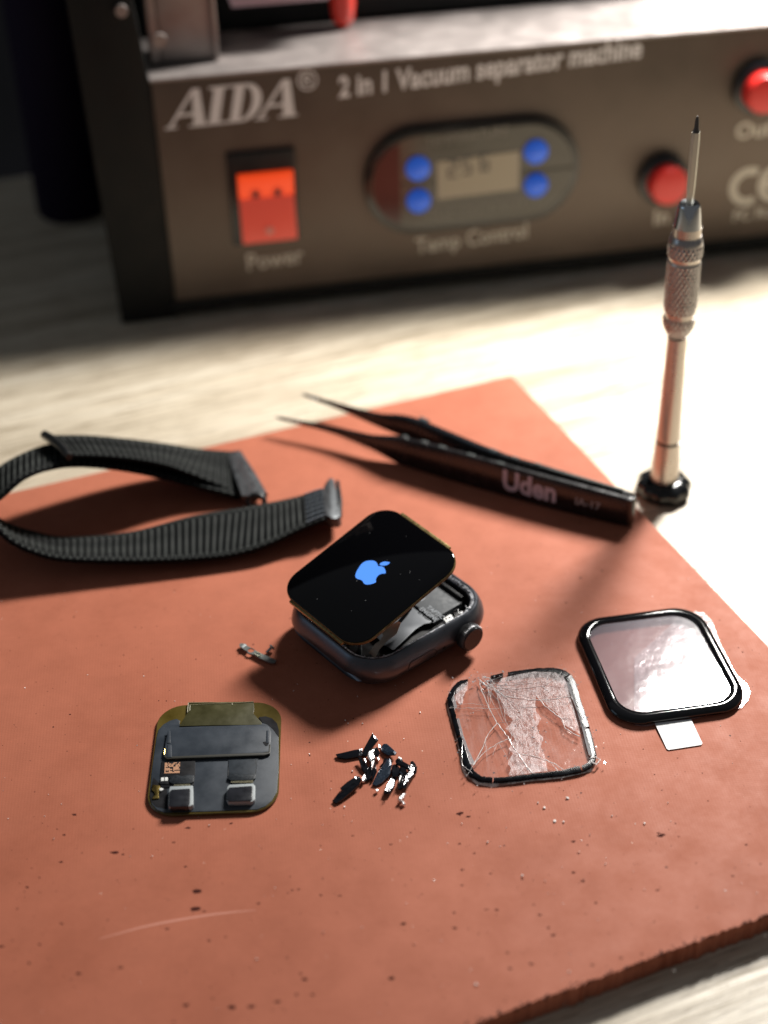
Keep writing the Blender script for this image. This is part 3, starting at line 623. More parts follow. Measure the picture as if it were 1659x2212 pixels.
# frosted adhesive patches between the cracks
frost = film('frosted_adhesive', (.97, .95, .95), .17, .0, .25, 1., 14., .12, (1., .90, .90), 11.); 
fp = [[(310, 455), (345, 400), (470, 372), (600, 368), (650, 385), (670, 440), (690, 520), (725, 640), (735, 680), (700, 660), (650, 630), (620, 580), (570, 540), (540, 510), (515, 485), (512, 520), (515, 570), (540, 600), (520, 640), (530, 680), (550, 690), (540, 740), (560, 790), (570, 860), (380, 882), (392, 840), (375, 820), (400, 770), (380, 750), (410, 700), (365, 650), (400, 610), (360, 570), (355, 530), (330, 500)],
      [(120, 460), (135, 435), (180, 415), (180, 450), (160, 480), (155, 525), (140, 530), (118, 510)]]
for i, q in enumerate(fp):
    d = densify(q+[q[0]], 3, 2.5, i)[:-1]; V, F = prism([P(*cg(x, y), .116) for x, y in d], [P(*cg(x, y), .120) for x, y in d]); mesh('frosted_patch', V, F, frost, kg)
# cracks: raised irregular ridges of splintered glass
crm = film('crack_white', (.9, .9, .9), .80, .12, .2, 0, white=(1., .95, .93))
cracks = [([(200, 835), (255, 770), (330, 720), (385, 700)], .012), ([(205, 830), (245, 760), (270, 690), (322, 622)], .010), ([(322, 622), (275, 530), (245, 460), (235, 420)], .014), ([(322, 622), (375, 690), (400, 740), (430, 780), (470, 840), (500, 872)], .014), ([(430, 775), (500, 785), (600, 820), (655, 858)], .012),
          ([(245, 400), (300, 445), (420, 455), (550, 440), (620, 400), (640, 370)], .009), ([(300, 445), (360, 490), (480, 510), (600, 505), (690, 490)], .010), ([(545, 440), (600, 490), (690, 495)], .007), ([(85, 548), (180, 548), (300, 552), (520, 545)], .006), ([(515, 485), (560, 540), (640, 600), (660, 650), (730, 690)], .012),
          ([(232, 410), (270, 440), (310, 430), (285, 400), (250, 395)], .018), ([(240, 420), (300, 460), (330, 470), (370, 500)], .010), ([(150, 720), (150, 830), (200, 870)], .006), ([(560, 800), (600, 830), (620, 860)], .008), ([(95, 540), (200, 525), (280, 540)], .004), ([(780, 800), (810, 790), (832, 805), (810, 828), (785, 812)], .02)]
ctx = []
for i, (q, r) in enumerate(cracks):
    d = densify(q, 6, 2.2, i+20); pts = [P(*cg(x, y), .118+rng.uniform(0, .012)) for x, y in d]
    ctx.append(tube(pts, [r*rng.uniform(.4, 1.15) for _ in pts], 5))
Rk = np.random.RandomState(9)
for k in range(26):      # fine fractures running out from the blow near the top left corner, some forking
    a = Rk.uniform(-.25, 1.75); L_ = Rk.uniform(60, 480); x, y = 272+Rk.uniform(-25, 25), 428+Rk.uniform(-15, 15)
    if k > 16: q0 = cracks[Rk.randint(10)][0]; x, y = q0[Rk.randint(len(q0))]; a = Rk.uniform(-.6, 2.2); L_ = Rk.uniform(40, 170)
    pts = []; n_ = int(L_/14)+2
    for i in range(n_):
        if not (95 < x < 800 and 375 < y < 885) or x < 80+(y-480)*.2 or x > 690+(y-400)*.28: break
        pts.append(P(*cg(x, y), .119+Rk.uniform(0, .006))); a += Rk.uniform(-.16, .16); x += 14*math.cos(a); y += 14*math.sin(a)*.8
    if len(pts) > 3: ctx.append(tube(pts, [.0065*Rk.uniform(.4, 1.2)*(1-.6*i/len(pts)) for i in range(len(pts))], 4))
mesh('crack_lines', *merge(ctx), crm, kg, kind='stuff')
spk = []
sparkle = mat('glass_splinter', (.9, .9, .92), .08, .6, .9)
for k in range(120):
    if k < 45: x, y = rng.normal(280, 38), rng.normal(425, 22)
    elif k < 80: x, y = rng.uniform(100, 800), rng.uniform(380, 880)
    else:
        t = tp[rng.randint(len(tp))]; x, y = t[0]+rng.uniform(-12, 25), t[1]+rng.uniform(-10, 10)
    q = frame(P(*cg(x, y), .125), rng.uniform(0, 6), rng.uniform(-.7, .7), rng.uniform(-.7, .7)); s = rng.uniform(.012, .04)
    pp = [(s*rng.uniform(.4, 1.3)*math.cos(j*1.6), s*rng.uniform(.3, 1.)*math.sin(j*1.6)) for j in range(4)]
    spk.append(prism([q(a, b, 0) for a, b in pp], [q(a, b, .008) for a, b in pp]))
mesh('glass_splinters', *merge(spk), sparkle, kg, kind='stuff')

# ================================================================= PILE OF BLACK GLASS SHARDS
cp = crop(1250, 2800, 450)
shm = mat('shard_black_glass', (.012, .013, .018), .09, .5, .9); N, L, b = nt(shm); bump(shm, noise_in(shm, 3.5, 3).outputs[0], .35, .05)
shb = worn('shard_blue_grey', (.018, .030, .050), .25, .3, .6, .5, 30., .15)
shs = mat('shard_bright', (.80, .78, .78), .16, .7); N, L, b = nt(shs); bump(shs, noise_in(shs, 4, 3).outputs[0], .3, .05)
S = [ # outline, height under, height, tilt, material, label
 ([(265, 625), (540, 560), (650, 545), (660, 620), (640, 650), (420, 690), (290, 670)], .07, .0, shm, 'long black glass splinter pointing left at the top left of the shard pile'),
 ([(660, 560), (780, 385), (800, 360), (882, 432), (760, 560), (700, 625), (655, 610)], .12, .5, shm, 'upright black shard leaning at the very top of the shard pile'),
 ([(925, 500), (960, 462), (1010, 470), (1060, 520), (1150, 620), (1130, 650), (1020, 640), (930, 570)], .10, .3, shb, 'oval blue-black shard with white tip at top right of the pile'),
 ([(590, 690), (630, 680), (720, 780), (740, 840), (690, 880), (640, 830)], .10, -.3, shm, 'short curved black shard in the left middle of the pile'),
 ([(740, 600), (850, 510), (870, 590), (830, 700), (770, 740), (725, 680)], .10, .4, shs, 'bright silvery shard just under the top leaning piece'),
 ([(770, 720), (835, 700), (850, 800), (800, 920), (760, 980), (690, 1000), (700, 900), (745, 800)], .09, .2, shm, 'narrow dark shard running down the middle of the pile'),
 ([(795, 1050), (870, 910), (1010, 735), (1050, 720), (1080, 800), (1050, 930), (940, 1030), (850, 1070)], .08, .25, shb, 'blue-grey rough shard in the centre of the pile'),
 ([(330, 1110), (430, 1030), (570, 950), (600, 980), (560, 1050), (440, 1120), (350, 1145)], .09, -.2, shm, 'upper of the two parallel black splinters at lower left of the pile'),
 ([(215, 1290), (290, 1200), (420, 1130), (590, 1060), (620, 1080), (500, 1180), (350, 1290), (270, 1330)], .08, .2, shm, 'lower of the two parallel black splinters at lower left of the pile'),
 ([(960, 1190), (1000, 1080), (1070, 950), (1140, 960), (1120, 1080), (1050, 1200), (1000, 1210)], .09, .3, shm, 'black shard with a white line, lowest in the right group of the pile'),
 ([(1130, 720), (1160, 680), (1240, 720), (1360, 790), (1340, 860), (1220, 800), (1140, 770)], .14, -.2, shm, 'black shard lying across the top of the right group'),
 ([(1350, 720), (1390, 705), (1432, 760), (1410, 900), (1350, 1000), (1290, 1130), (1240, 1160), (1300, 980), (1340, 860)], .13, .4, shm, 'long black splinter standing on the right side of the pile'),
 ([(1085, 780), (1150, 760), (1210, 840), (1160, 950), (1090, 960), (1070, 870)], .10, .2, shm, 'square black shard inside the right group of the pile'),
 ([(1150, 1060), (1230, 910), (1280, 900), (1260, 1010), (1220, 1120), (1180, 1130)], .10, -.4, shm, 'small striped black shard between the two long ones on the right'),
 ([(1170, 1290), (1250, 1180), (1290, 1180), (1250, 1260), (1200, 1320)], .09, .4, shs, 'small bright splinter sticking out of the bottom of the pile'),
 ([(1165, 672), (1200, 668), (1240, 700), (1210, 712), (1170, 695)], .18, .3, shs, 'tiny white glinting chip on top of the right group'),
 ([(640, 1000), (670, 930), (690, 900), (700, 960), (680, 1020), (650, 1030)], .10, .5, shs, 'thin bright sliver between the left and middle shards'),
 ([(880, 480), (915, 490), (920, 540), (890, 545)], .12, .4, shs, 'small pinkish bright chip beside the oval shard'),
 ([(860, 655), (885, 660), (900, 715), (885, 722), (865, 690)], .06, .2, shs, 'tiny bright sliver below the oval shard'),
 ([(835, 1155), (865, 1145), (885, 1170), (860, 1190)], .04, .0, shs, 'lone bright chip below the blue-grey shard'),
 ([(1215, 1325), (1245, 1320), (1280, 1360), (1240, 1378)], .04, .1, shs, 'bright chip on the mat at the bottom right of the pile'),
 ([(560, 985), (600, 960), (640, 1010), (600, 1070), (540, 1110), (500, 1120)], .07, .3, shm, 'short black chip where the two parallel splinters meet the middle'),
 ([(820, 560), (870, 530), (905, 600), (880, 650), (840, 640)], .13, -.3, shm, 'small black chip beside the bright silvery shard'),
 ([(800, 880), (850, 830), (865, 880), (820, 960), (780, 990)], .12, .3, shm, 'thin black chip on the right of the narrow middle shard'),
 ([(1200, 800), (1290, 840), (1300, 900), (1240, 930), (1190, 880)], .12, -.3, shm, 'black flake under the shard lying across the right group'),
 ([(1290, 900), (1340, 880), (1310, 1010), (1260, 1120), (1235, 1120)], .15, .3, shm, 'narrow black sliver against the long right splinter'),
 ([(1395, 830), (1450, 800), (1440, 880), (1405, 920)], .09, .2, shm, 'black chip poking out on the far right of the pile'),
 ([(1060, 985), (1085, 940), (1060, 1080), (1035, 1170), (1025, 1160)], .19, .3, shs, 'white line-thin sliver lying on the lowest right shard'),
 ([(1190, 960), (1225, 905), (1210, 1000), (1180, 1060)], .18, .3, shs, 'thin pale sliver across the small striped shard'),
 ([(690, 690), (715, 740), (700, 760), (670, 700)], .16, .3, shs, 'tiny pale sliver on the edge of the short curved shard'),
 ([(780, 740), (830, 700), (815, 790), (785, 850)], .18, .3, shs, 'bright flash-like flake on top of the narrow middle shard'),
 ([(940, 770), (960, 720), (1000, 685), (1010, 720), (960, 790), (900, 800)], .07, .3, shm, 'small black shard joining the middle and right of the pile'),
]
for i, (q, h, tl, m, lab) in enumerate(S):
    pts = [P(*cp(x, y), h) for x, y in q]; c = sum(pts)/len(pts)
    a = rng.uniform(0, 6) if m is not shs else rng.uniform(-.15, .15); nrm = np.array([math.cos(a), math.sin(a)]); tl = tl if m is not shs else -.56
    top = []; 
    for p in pts:
        dz = tl*np.dot((p-c)[:2], nrm)*.6; top.append(p+(0, 0, dz))
    zmin = min(p[2] for p in top); lift = max(0, .055-zmin)
    top = [p+(0, 0, lift) for p in top]; bot = [p-(0, 0, .032) for p in top]
    inn = [c+(p-c)*.72+(0, 0, .022+tl*np.dot((p-c)[:2], nrm)*.6+lift) for p in pts]
    V, F = loft([bot, top, inn], True, True)
    o = mesh('glass_shard', V, F, m, orig=(c[0], c[1], 0)); tag(o, lab, 'shard', 'broken glass shards in a pile on the mat')
# loose specks
fl = []
spots = [(c6, 745, 148, 11), (c6, 783, 150, 7), (c6, 800, 48, 9), (c6, 672, 68, 5), (c6, 700, 90, 8), (c6, 1130, 157, 8), (c6, 607, 380, 6), (c6, 962, 330, 4), (c6, 896, 205, 4), (c6, 806, 793, 5), (c6, 408, 847, 6), (c6, 457, 237, 6), (c6, 347, 158, 3), (c6, 990, 124, 4), (c6, 1230, 69, 3), (c6, 1130, 440, 3), (c6, 704, 403, 3), (cp, 395, 1398, 14), (cp, 197, 1135, 8), (cp, 1253, 410, 9), (cp, 1490, 28, 12), (cp, 405, 140, 14), (cp, 445, 185, 12), (cp, 500, 1610, 8), (cp, 388, 1525, 7), (cp, 508, 880, 18), (cp, 655, 188, 12), (c5, 855, 53, 4), (c5, 1320, 490, 4), (c5, 1048, 600, 4), (c5, 622, 180, 3), (c5, 220, 108, 3)]
sck = {id(c5): .9644, id(c6): .9186, id(cp): .2713}
for cf, x, y, r in spots:
    c = P(*cf(x, y)); s = r*sck[id(cf)]*.5486/3228*34*.8
    q = frame((c[0], c[1], .02), rng.uniform(0, 6), rng.uniform(-.5, .5), rng.uniform(-.5, .5)); pp = [(s*rng.uniform(.6, 1.4)*math.cos(j*1.256), s*rng.uniform(.5, 1.)*math.sin(j*1.256)) for j in range(5)]
    fl.append(prism([q(a, b, -.01) for a, b in pp], [q(a, b, .01) for a, b in pp]))
for k in range(110):
    c = P(rng.uniform(0, 1659), rng.uniform(1230, 2200)); s = rng.uniform(.006, .014); q = frame((c[0], c[1], .008), rng.uniform(0, 6), rng.uniform(-.6, .6))
    fl.append(box(q, -s, s, -s*.5, s*.5, -.004, .004))
tag(mesh('glass_specks', *merge(fl), mat('speck_white', (.85, .80, .76), .3), None), 'tiny white glass specks scattered over the red mat', 'debris', kind='stuff')

# ================================================================= BRACKET STRIP AND SCREW
cs = crop(880, 2480, 260)
stm = worn('bracket_steel', (.17, .18, .175), .40, .35, .5, .15, 9., .1)
q = [(400, 390), (405, 355), (440, 335), (500, 345), (545, 350), (580, 375), (600, 405), (650, 425), (760, 490), (900, 565), (1040, 630), (1130, 670), (1230, 715), (1310, 750), (1325, 775), (1300, 810), (1260, 828), (1200, 825), (1080, 780), (1040, 765), (930, 715), (800, 640), (700, 600), (650, 595), (610, 575), (600, 540), (480, 470), (420, 425)]
pts = [P(*cs(x, y), .10) for x, y in q]; c = sum(pts)/len(pts)
hole_c = P(*cs(690, 512), .10)
st = thing('metal_bracket', (c[0], c[1], 0), 'small thin steel bracket strip with a round hole, lying left of the opened watch', 'bracket')
# strip with a hole: outline bridged to the hole rim
hr = [hole_c+(.085*math.cos(a), .085*math.sin(a), 0) for a in np.linspace(0, 2*math.pi, 16, endpoint=False)]
bm = bmesh.new(); vo = [bm.verts.new(p-ROOTLOC[st.name]) for p in pts]; vi = [bm.verts.new(p-ROOTLOC[st.name]) for p in hr]
es = [bm.edges.new((vo[i], vo[(i+1) % len(vo)])) for i in range(len(vo))]+[bm.edges.new((vi[i], vi[(i+1) % 16])) for i in range(16)]
bmesh.ops.triangle_fill(bm, use_beauty=True, edges=es)
# fill may cover the hole: drop faces inside it
for f_ in [f_ for f_ in bm.faces if (f_.calc_center_median()-Vector(hole_c-ROOTLOC[st.name])).length < .07 and all(v in vi for v in f_.verts)]: bm.faces.remove(f_)
r_ = bmesh.ops.extrude_face_region(bm, geom=bm.faces[:]); bmesh.ops.translate(bm, verts=[v for v in r_['geom'] if isinstance(v, bmesh.types.BMVert)], vec=(0, 0, -.035))
bmesh.ops.recalc_face_normals(bm, faces=bm.faces); me = bpy.data.meshes.new('strip'); bm.to_mesh(me); bm.free(); me.materials.append(stm)
so = bpy.data.objects.new('strip', me); C.objects.link(so); so.parent = st; ROOTLOC[so.name] = ROOTLOC[st.name]
mesh('welded_pad', *prism([P(*cs(x, y), .10) for x, y in ((445, 425), (525, 352), (580, 385), (490, 468))], [P(*cs(x, y), .125) for x, y in ((445, 425), (525, 352), (580, 385), (490, 468))]), mat('pad_bright', (.75, .80, .80), .3, .5), st, bevel=.006)
mesh('glue_residue', *merge([tube([P(*cs(x, y), .104+rng.rand()*.01) for x, y in g], .011, 6) for g in ([(770, 590), (800, 615), (850, 640), (900, 655), (950, 665)], [(815, 550), (880, 575), (930, 600)], [(940, 615), (955, 628)], [(840, 655), (890, 665), (910, 650)])]), mat('residue', (.62, .66, .50), .4, .4), st)
sp = P(*cs(1120, 590), 0)
sf = frame((sp[0], sp[1], .075), math.radians(35), math.radians(62))
scr = thing('tiny_screw', (sp[0], sp[1], 0), 'tiny loose steel screw beside the metal bracket strip', 'screw')
mesh('screw_head', *lathe([(.03, .12), (.075, .125), (.08, .15), (.07, .175), (.02, .175)], sf, 20), stm, scr, smooth='auto')
mesh('screw_shank', *lathe([(.02, -.06), (.04, -.05), (.032, -.03), (.04, -.01), (.032, .01), (.04, .03), (.032, .05), (.04, .07), (.032, .09), (.035, .125)], sf, 16), mat('shank_steel', (.3, .3, .32), .25, .9), scr, smooth='auto')

# ================================================================= WOVEN WATCH BAND
cb = crop(0, 1500, 1400)
def solvew(pf, pm, zf, W, hi=True, zmax=4.):
    """height of pm's point so that it lies W from the fixed one"""
    a = P(*cb(*pf), zf); best = None
    zs = np.linspace(.02, zmax, 300); d = [np.linalg.norm(P(*cb(*pm), z)-a)-W for z in zs]
    roots = [zs[i] for i in range(299) if d[i]*d[i+1] <= 0]
    if not roots: return zs[int(np.argmin(np.abs(d)))]
    return roots[-1] if hi else roots[0]
BW = 1.95
near_A = [((1520, 650), .75), ((1400, 697), .60), ((1250, 768), .45), ((1100, 815), .34), ((900, 838), .36), ((600, 846), .50), ((300, 836), .72), ((150, 800), .98), ((60, 755), 1.2), ((0, 705), 1.5)]
near_B = [(1505, 510), (1390, 545), (1250, 575), (1120, 598), (900, 635), (600, 712), (300, 735), (150, 708), (60, 682), (0, 655)]
A3 = [P(*cb(*p), z) for p, z in near_A]; B3 = []
for (p, z), q in zip(near_A, near_B):
    zz = [h for h in np.linspace(.02, 1.9, 190)]; d = [abs(np.linalg.norm(P(*cb(*q), h)-P(*cb(*p), z))-BW) for h in zz]
    B3.append(P(*cb(*q), zz[int(np.argmin(d))]))
far_B = [((0, 408), 1.75), ((110, 345), 1.85), ((240, 300), 1.75), ((400, 288), 1.5), ((650, 310), .95), ((900, 350), .45), ((1060, 385), .22)]
far_A = [(0, 548), (110, 455), (240, 408), (400, 396), (650, 428), (900, 490), (1120, 548)]
fB = [P(*cb(*p), z) for p, z in far_B]; fA = []
for (p, z), q in zip(far_B, far_A): fA.append(P(*cb(*q), solvew(p, q, z, BW, True, 3.)))
# the bend beyond the picture's left edge
mA = [P(*cb(-60, 640), 1.7), P(*cb(-75, 590), 1.95)]; mB = [P(*cb(-70, 600), 1.2), P(*cb(-85, 500), 1.5)]
EA = A3+mA+fA; EB = B3+mB+fB
fabm = mat('woven_black', (.02, .022, .024), .8, 0, .1); N, L, b = nt(fabm)
uvn = N.new('ShaderNodeUVMap'); mp = N.new('ShaderNodeMapping'); mp.inputs['Scale'].default_value = (1, 1, 1); L.new(uvn.outputs[0], mp.inputs[0])
nz = noise_in(fabm, 60., 2., mp.outputs[0]); 
sepx = N.new('ShaderNodeSeparateXYZ'); L.new(mp.outputs[0], sepx.inputs[0])
def sinw(out, k, ph=0):
    a = N.new('ShaderNodeMath'); a.operation = 'MULTIPLY_ADD'; L.new(out, a.inputs[0]); a.inputs[1].default_value = k; a.inputs[2].default_value = ph
    s_ = N.new('ShaderNodeMath'); s_.operation = 'SINE'; L.new(a.outputs[0], s_.inputs[0]); return s_.outputs[0]
sy = sinw(sepx.outputs[1], 2*math.pi*14); sx_ = sinw(sepx.outputs[0], 2*math.pi/.195*1.)
mu = N.new('ShaderNodeMath'); mu.operation = 'MULTIPLY'; L.new(sy, mu.inputs[0]); L.new(sx_, mu.inputs[1])
ad = N.new('ShaderNodeMath'); ad.operation = 'ADD'; L.new(mu.outputs[0], ad.inputs[0]); L.new(nz.outputs[0], ad.inputs[1])
L.new(ramp(fabm, ad.outputs[0], [(.35, (.002, .0022, .0026)), (.82, (.0065, .0072, .0080)), (1.0, (.07, .075, .07))]).outputs[0], b.inputs['Base Color'])
def strap(name, EA, EB, nlen, parent, m, th=.13, rib=.195, dots=True):
    a = smooth_curve(EA, nlen); b_ = smooth_curve(EB, nlen); NA = 26
    acc = [0.]
    for i in range(1, nlen): acc.append(acc[-1]+np.linalg.norm((a[i]+b_[i]-a[i-1]-b_[i-1])/2))
    V, uv = [], []
    nr = []
    for i in range(nlen):
        t = (a[min(i+1, nlen-1)]+b_[min(i+1, nlen-1)]-a[max(i-1, 0)]-b_[max(i-1, 0)]); s_ = b_[i]-a[i]; n_ = np.cross(t, s_); nr.append(n_/np.linalg.norm(n_))
    for side_ in (1, -1):
        for i in range(nlen):
            for j in range(NA+1):
                v = j/NA; u = acc[i]; e = min(v, 1-v)
                h = .032*math.cos(2*math.pi*u/rib)+.012*math.sin(2*math.pi*v*14)*math.sin(2*math.pi*u/rib)
                if e < .07: h = .018+.012*math.cos(2*math.pi*u/rib*2)           # selvedge
                elif e < .115: h = -.006
                edge_ = .5 if j in (0, NA) else 1.
                V.append(a[i]*(1-v)+b_[i]*v+nr[i]*side_*(th*.5*edge_+h)); uv.append((u, v))
    n1 = nlen*(NA+1); F = []
    for s_ in (0, 1):
        for i in range(nlen-1):
            for j in range(NA):
                q = (s_*n1+i*(NA+1)+j, s_*n1+i*(NA+1)+j+1, s_*n1+(i+1)*(NA+1)+j+1, s_*n1+(i+1)*(NA+1)+j); F.append(q if s_ == 0 else q[::-1])
    for i in range(nlen-1):
        for j in (0, NA):
            q = (i*(NA+1)+j, (i+1)*(NA+1)+j, n1+(i+1)*(NA+1)+j, n1+i*(NA+1)+j); F.append(q)
    for i in (0, nlen-1):
        for j in range(NA): F.append((i*(NA+1)+j, i*(NA+1)+j+1, n1+i*(NA+1)+j+1, n1+i*(NA+1)+j))
    o = mesh(name, V, F, m, parent, smooth=True)
    l = o.data.uv_layers.new(name='UVMap')
    for lo in o.data.loops: l.data[lo.index].uv = uv[lo.vertex_index]
    return o
bd = thing('watch_band', tuple(P(300, 1130, 0)), 'black woven loop watch band with dark metal lugs lying curled on the left', 'watch band')
strap('strap', EA, EB, 1100, bd, fabm)
top_B = [((235, 262), 2.02), ((400, 262), 1.72), ((550, 274), 1.42), ((750, 297), 1.0), ((920, 322), .62), ((1100, 336), .38)]
top_A = [(325, 352), (450, 354), (600, 366), (750, 392), (870, 432), (1140, 540)]
tB = [P(*cb(*p), z) for p, z in top_B]; tA = [P(*cb(*q), min(solvew(p, q, z, BW, True, 3.), z+1.0)) for (p, z), q in zip(top_B, top_A)]
strap('strap_overlap', tA, tB, 480, bd, fabm)
plm = worn('band_end_black', (.016, .017, .018), .35, .2, .5, .2, 4.)
def selvedge(EA, EB, n, parent, sgn):
    a = smooth_curve(EA, n); b_ = smooth_curve(EB, n); out = []
    for v in (.085, .915):
        for i in range(1, n-1):
            t = a[i+1]+b_[i+1]-a[i-1]-b_[i-1]; t /= np.linalg.norm(t); s_ = b_[i]-a[i]; nn = np.cross(t, s_); nn /= np.linalg.norm(nn)
            c = a[i]*(1-v)+b_[i]*v+nn*sgn*.080; k = .030
            out.append(prism([c-t*k, c-s_/np.linalg.norm(s_)*k*.8, c+t*k, c+s_/np.linalg.norm(s_)*k*.8], [p+nn*sgn*.022 for p in (c-t*k*.6, c-s_/np.linalg.norm(s_)*k*.5, c+t*k*.6, c+s_/np.linalg.norm(s_)*k*.5)]))
    return mesh('selvedge_stitches', *merge(out), mat('stitch_thread', (.06, .064, .06), .8), parent, kind='stuff')
for sg in (1, -1): selvedge(EA, EB, 190, bd, sg); selvedge(tA, tB, 62, bd, sg)
endc = mesh('end_tab', *tube([tB[0]+(-.18, .1, .02), tB[0]*.7+tA[0]*.3+(-.06, 0, .08), tB[0]*.3+tA[0]*.7+(-.02, 0, .08), tA[0]+(.0, -.06, .02)], [.13, .14, .13, .10], 14), plm, bd, smooth='auto')
lug = worn('lug_dark_metal', (.065, .07, .075), .42, .6, .5, .2, 5., .1)
# lug at the far strand: flat plate with an eyelet rod
z2 = lambda i: tA[-1][2] if i else tB[-1][2]
lq = [((1060, 340), .42), ((1105, 328), .42), ((1124, 345), .40), ((1205, 480), .36), ((1235, 530), .34), ((1195, 540), .34), ((1128, 540), .5), ((1090, 440), .46)]
V, F = prism([P(*cb(*p), z)-(0, 0, .12) for p, z in lq], [P(*cb(*p), z)+(0, 0, .06) for p, z in lq]); mesh('lug_plate', V, F, lug, bd, bevel=.05)
rod = [P(*cb(1116, 333), .34), P(*cb(1180, 440), .32), P(*cb(1236, 535), .3)]; mesh('lug_rod', *tube(rod, [.07, .10, .09], 14), lug, bd, smooth='auto')
ey = P(*cb(1196, 566), .22); th_ = np.linspace(0, 2*math.pi, 22)
mesh('eyelet', *tube([ey+(.24*math.cos(a), .10*math.sin(a), .17*math.sin(a)+.02) for a in th_], .085, 10), plm, bd, smooth='auto')
# lug at the near strand: lens shaped bar standing across the strap end
l1 = [((1500, 520), .5), ((1515, 480), .55), ((1540, 448), .6), ((1560, 460), .55), ((1575, 540), .5), ((1592, 632), .62), ((1575, 645), .66), ((1550, 640), .72), ((1518, 625), .75), ((1502, 575), .65)]
V, F = prism([P(*cb(*p), z)-(0, 0, .34) for p, z in l1], [P(*cb(*p), z)+(0, 0, .02) for p, z in l1]); mesh('lug_bar', V, F, lug, bd, bevel=.07)
mesh('lug_pin', *tube([P(*cb(1575, 470), .45), P(*cb(1585, 560), .5), P(*cb(1582, 632), .5)], [.06, .08, .09], 12), plm, bd, smooth='auto')
stt = []
for k in range(7):
    t = (k+.5)/7; a = A3[0]*(1-t)+B3[0]*t; d_ = (A3[1]*(1-t)+B3[1]*t)-a; d_ /= np.linalg.norm(d_)
    stt.append(tube([a+(0, 0, .10), a+d_*.25+(0, 0, .11), a+d_*.55+(0, 0, .09)], .045, 6))
mesh('end_stitching', *merge(stt), mat('stitch_grey', (.10, .115, .135), .6), bd, smooth='auto')

# ================================================================= TWEEZERS
ct = crop(1000, 1400, 1700)
twm = worn('tweezer_black_coat', (.010, .009, .010), .26, .1, .6, .3, 3., .05)
tip = mat('tweezer_tip_steel', (.45, .47, .5), .3, 1.)
def G(x, y, z=0): return P(*ct(x, y), z)
# bottoms traced on the mat; plan path of each arm
nb = [G(100, 290, 0), G(300, 345, 0), G(450, 385, 0), G(560, 418, 0), G(700, 458, 0), G(900, 516, 0), G(1100, 572, 0), G(1300, 624, 0), G(1425, 655, 0)]
nb[0] = P(*ct(100, 248), .45)*np.array([1, 1, 0]); nb[1] = P(*ct(300, 290), .47)*np.array([1, 1, 0]); nb[2] = P(*ct(450, 335), .48)*np.array([1, 1, 0])
ht = [.07, .20, .46, .95, 1.05, 1.08, 1.05, 1.0, .94]
fb_end = nb[-1]+(.12, .25, 0)
fb0 = P(*ct(195, 158), .45)*np.array([1, 1, 0]); fb1 = P(*ct(340, 205), .47)*np.array([1, 1, 0]); fb2 = P(*ct(480, 252), .48)*np.array([1, 1, 0]); fb3 = P(*ct(600, 292), .48)*np.array([1, 1, 0])
def arm(path, hts, outn, name, parent):
    ps = smooth_curve(path, 60); hs = np.interp(np.linspace(0, len(path)-1, 60), range(len(hts)), hts); rings = []
    for i, p in enumerate(ps):
        t = ps[min(i+1, 59)]-ps[max(i-1, 0)]; t /= np.linalg.norm(t); n_ = np.array([-t[1], t[0], 0]); h = hs[i]; zc = .52; th = .05+.05*min(1, h)
        z0, z1 = zc-h/2, zc+h/2; c_ = min(.06, h*.3)
        rings.append([np.array([p[0], p[1], 0])+n_*a+np.array([0, 0, z]) for a, z in ((-th, z0+c_), (-th, z1-c_), (-th*.6, z1), (th*.6, z1), (th, z1-c_), (th, z0+c_), (th*.6, z0), (-th*.6, z0))])
    return mesh(name, *loft(rings), twm, parent, smooth='auto'), ps
tw = thing('tweezers', tuple(P(1000, 1010, 0)), 'black pointed precision tweezers lying on edge with white lettering near the blunt end', 'tweezers')
an, ps1 = arm(nb, ht, 1, 'near_arm', tw)
d_ = nb[-1]-nb[3]; nperp = np.array([-d_[1], d_[0], 0]); nperp /= np.linalg.norm(nperp)
fpath = [fb0, fb1, fb2, fb3+(.15, 0, 0), nb[5]+nperp*.52, nb[6]+nperp*.42, nb[7]+nperp*.32, nb[8]+nperp*.24]
af, ps2 = arm(fpath, [.07, .2, .45, .85, 1.05, 1.05, 1.0, .94], 1, 'far_arm', tw)
e = nb[-1]+nperp*.12
ef = frame((e[0], e[1], .05), math.atan2(d_[1], d_[0]))
mesh('end_cap', *prism([ef(x, y, 0) for x, y in rr(.42, .42, .18)], [ef(x, y, .92) for x, y in rr(.42, .42, .18)]), twm, tw, bevel=.08)
for (ps, h0) in ((ps1, .07), (ps2, .07)):
    mesh('steel_tip', *tube([np.array([*(ps[0][:2]-(ps[3]-ps[0])[:2]*.25), .52]), np.array([*ps[0][:2], .52]), np.array([*ps[3][:2], .52])], [.012, .045, .07], 8), tip, tw, smooth='auto')
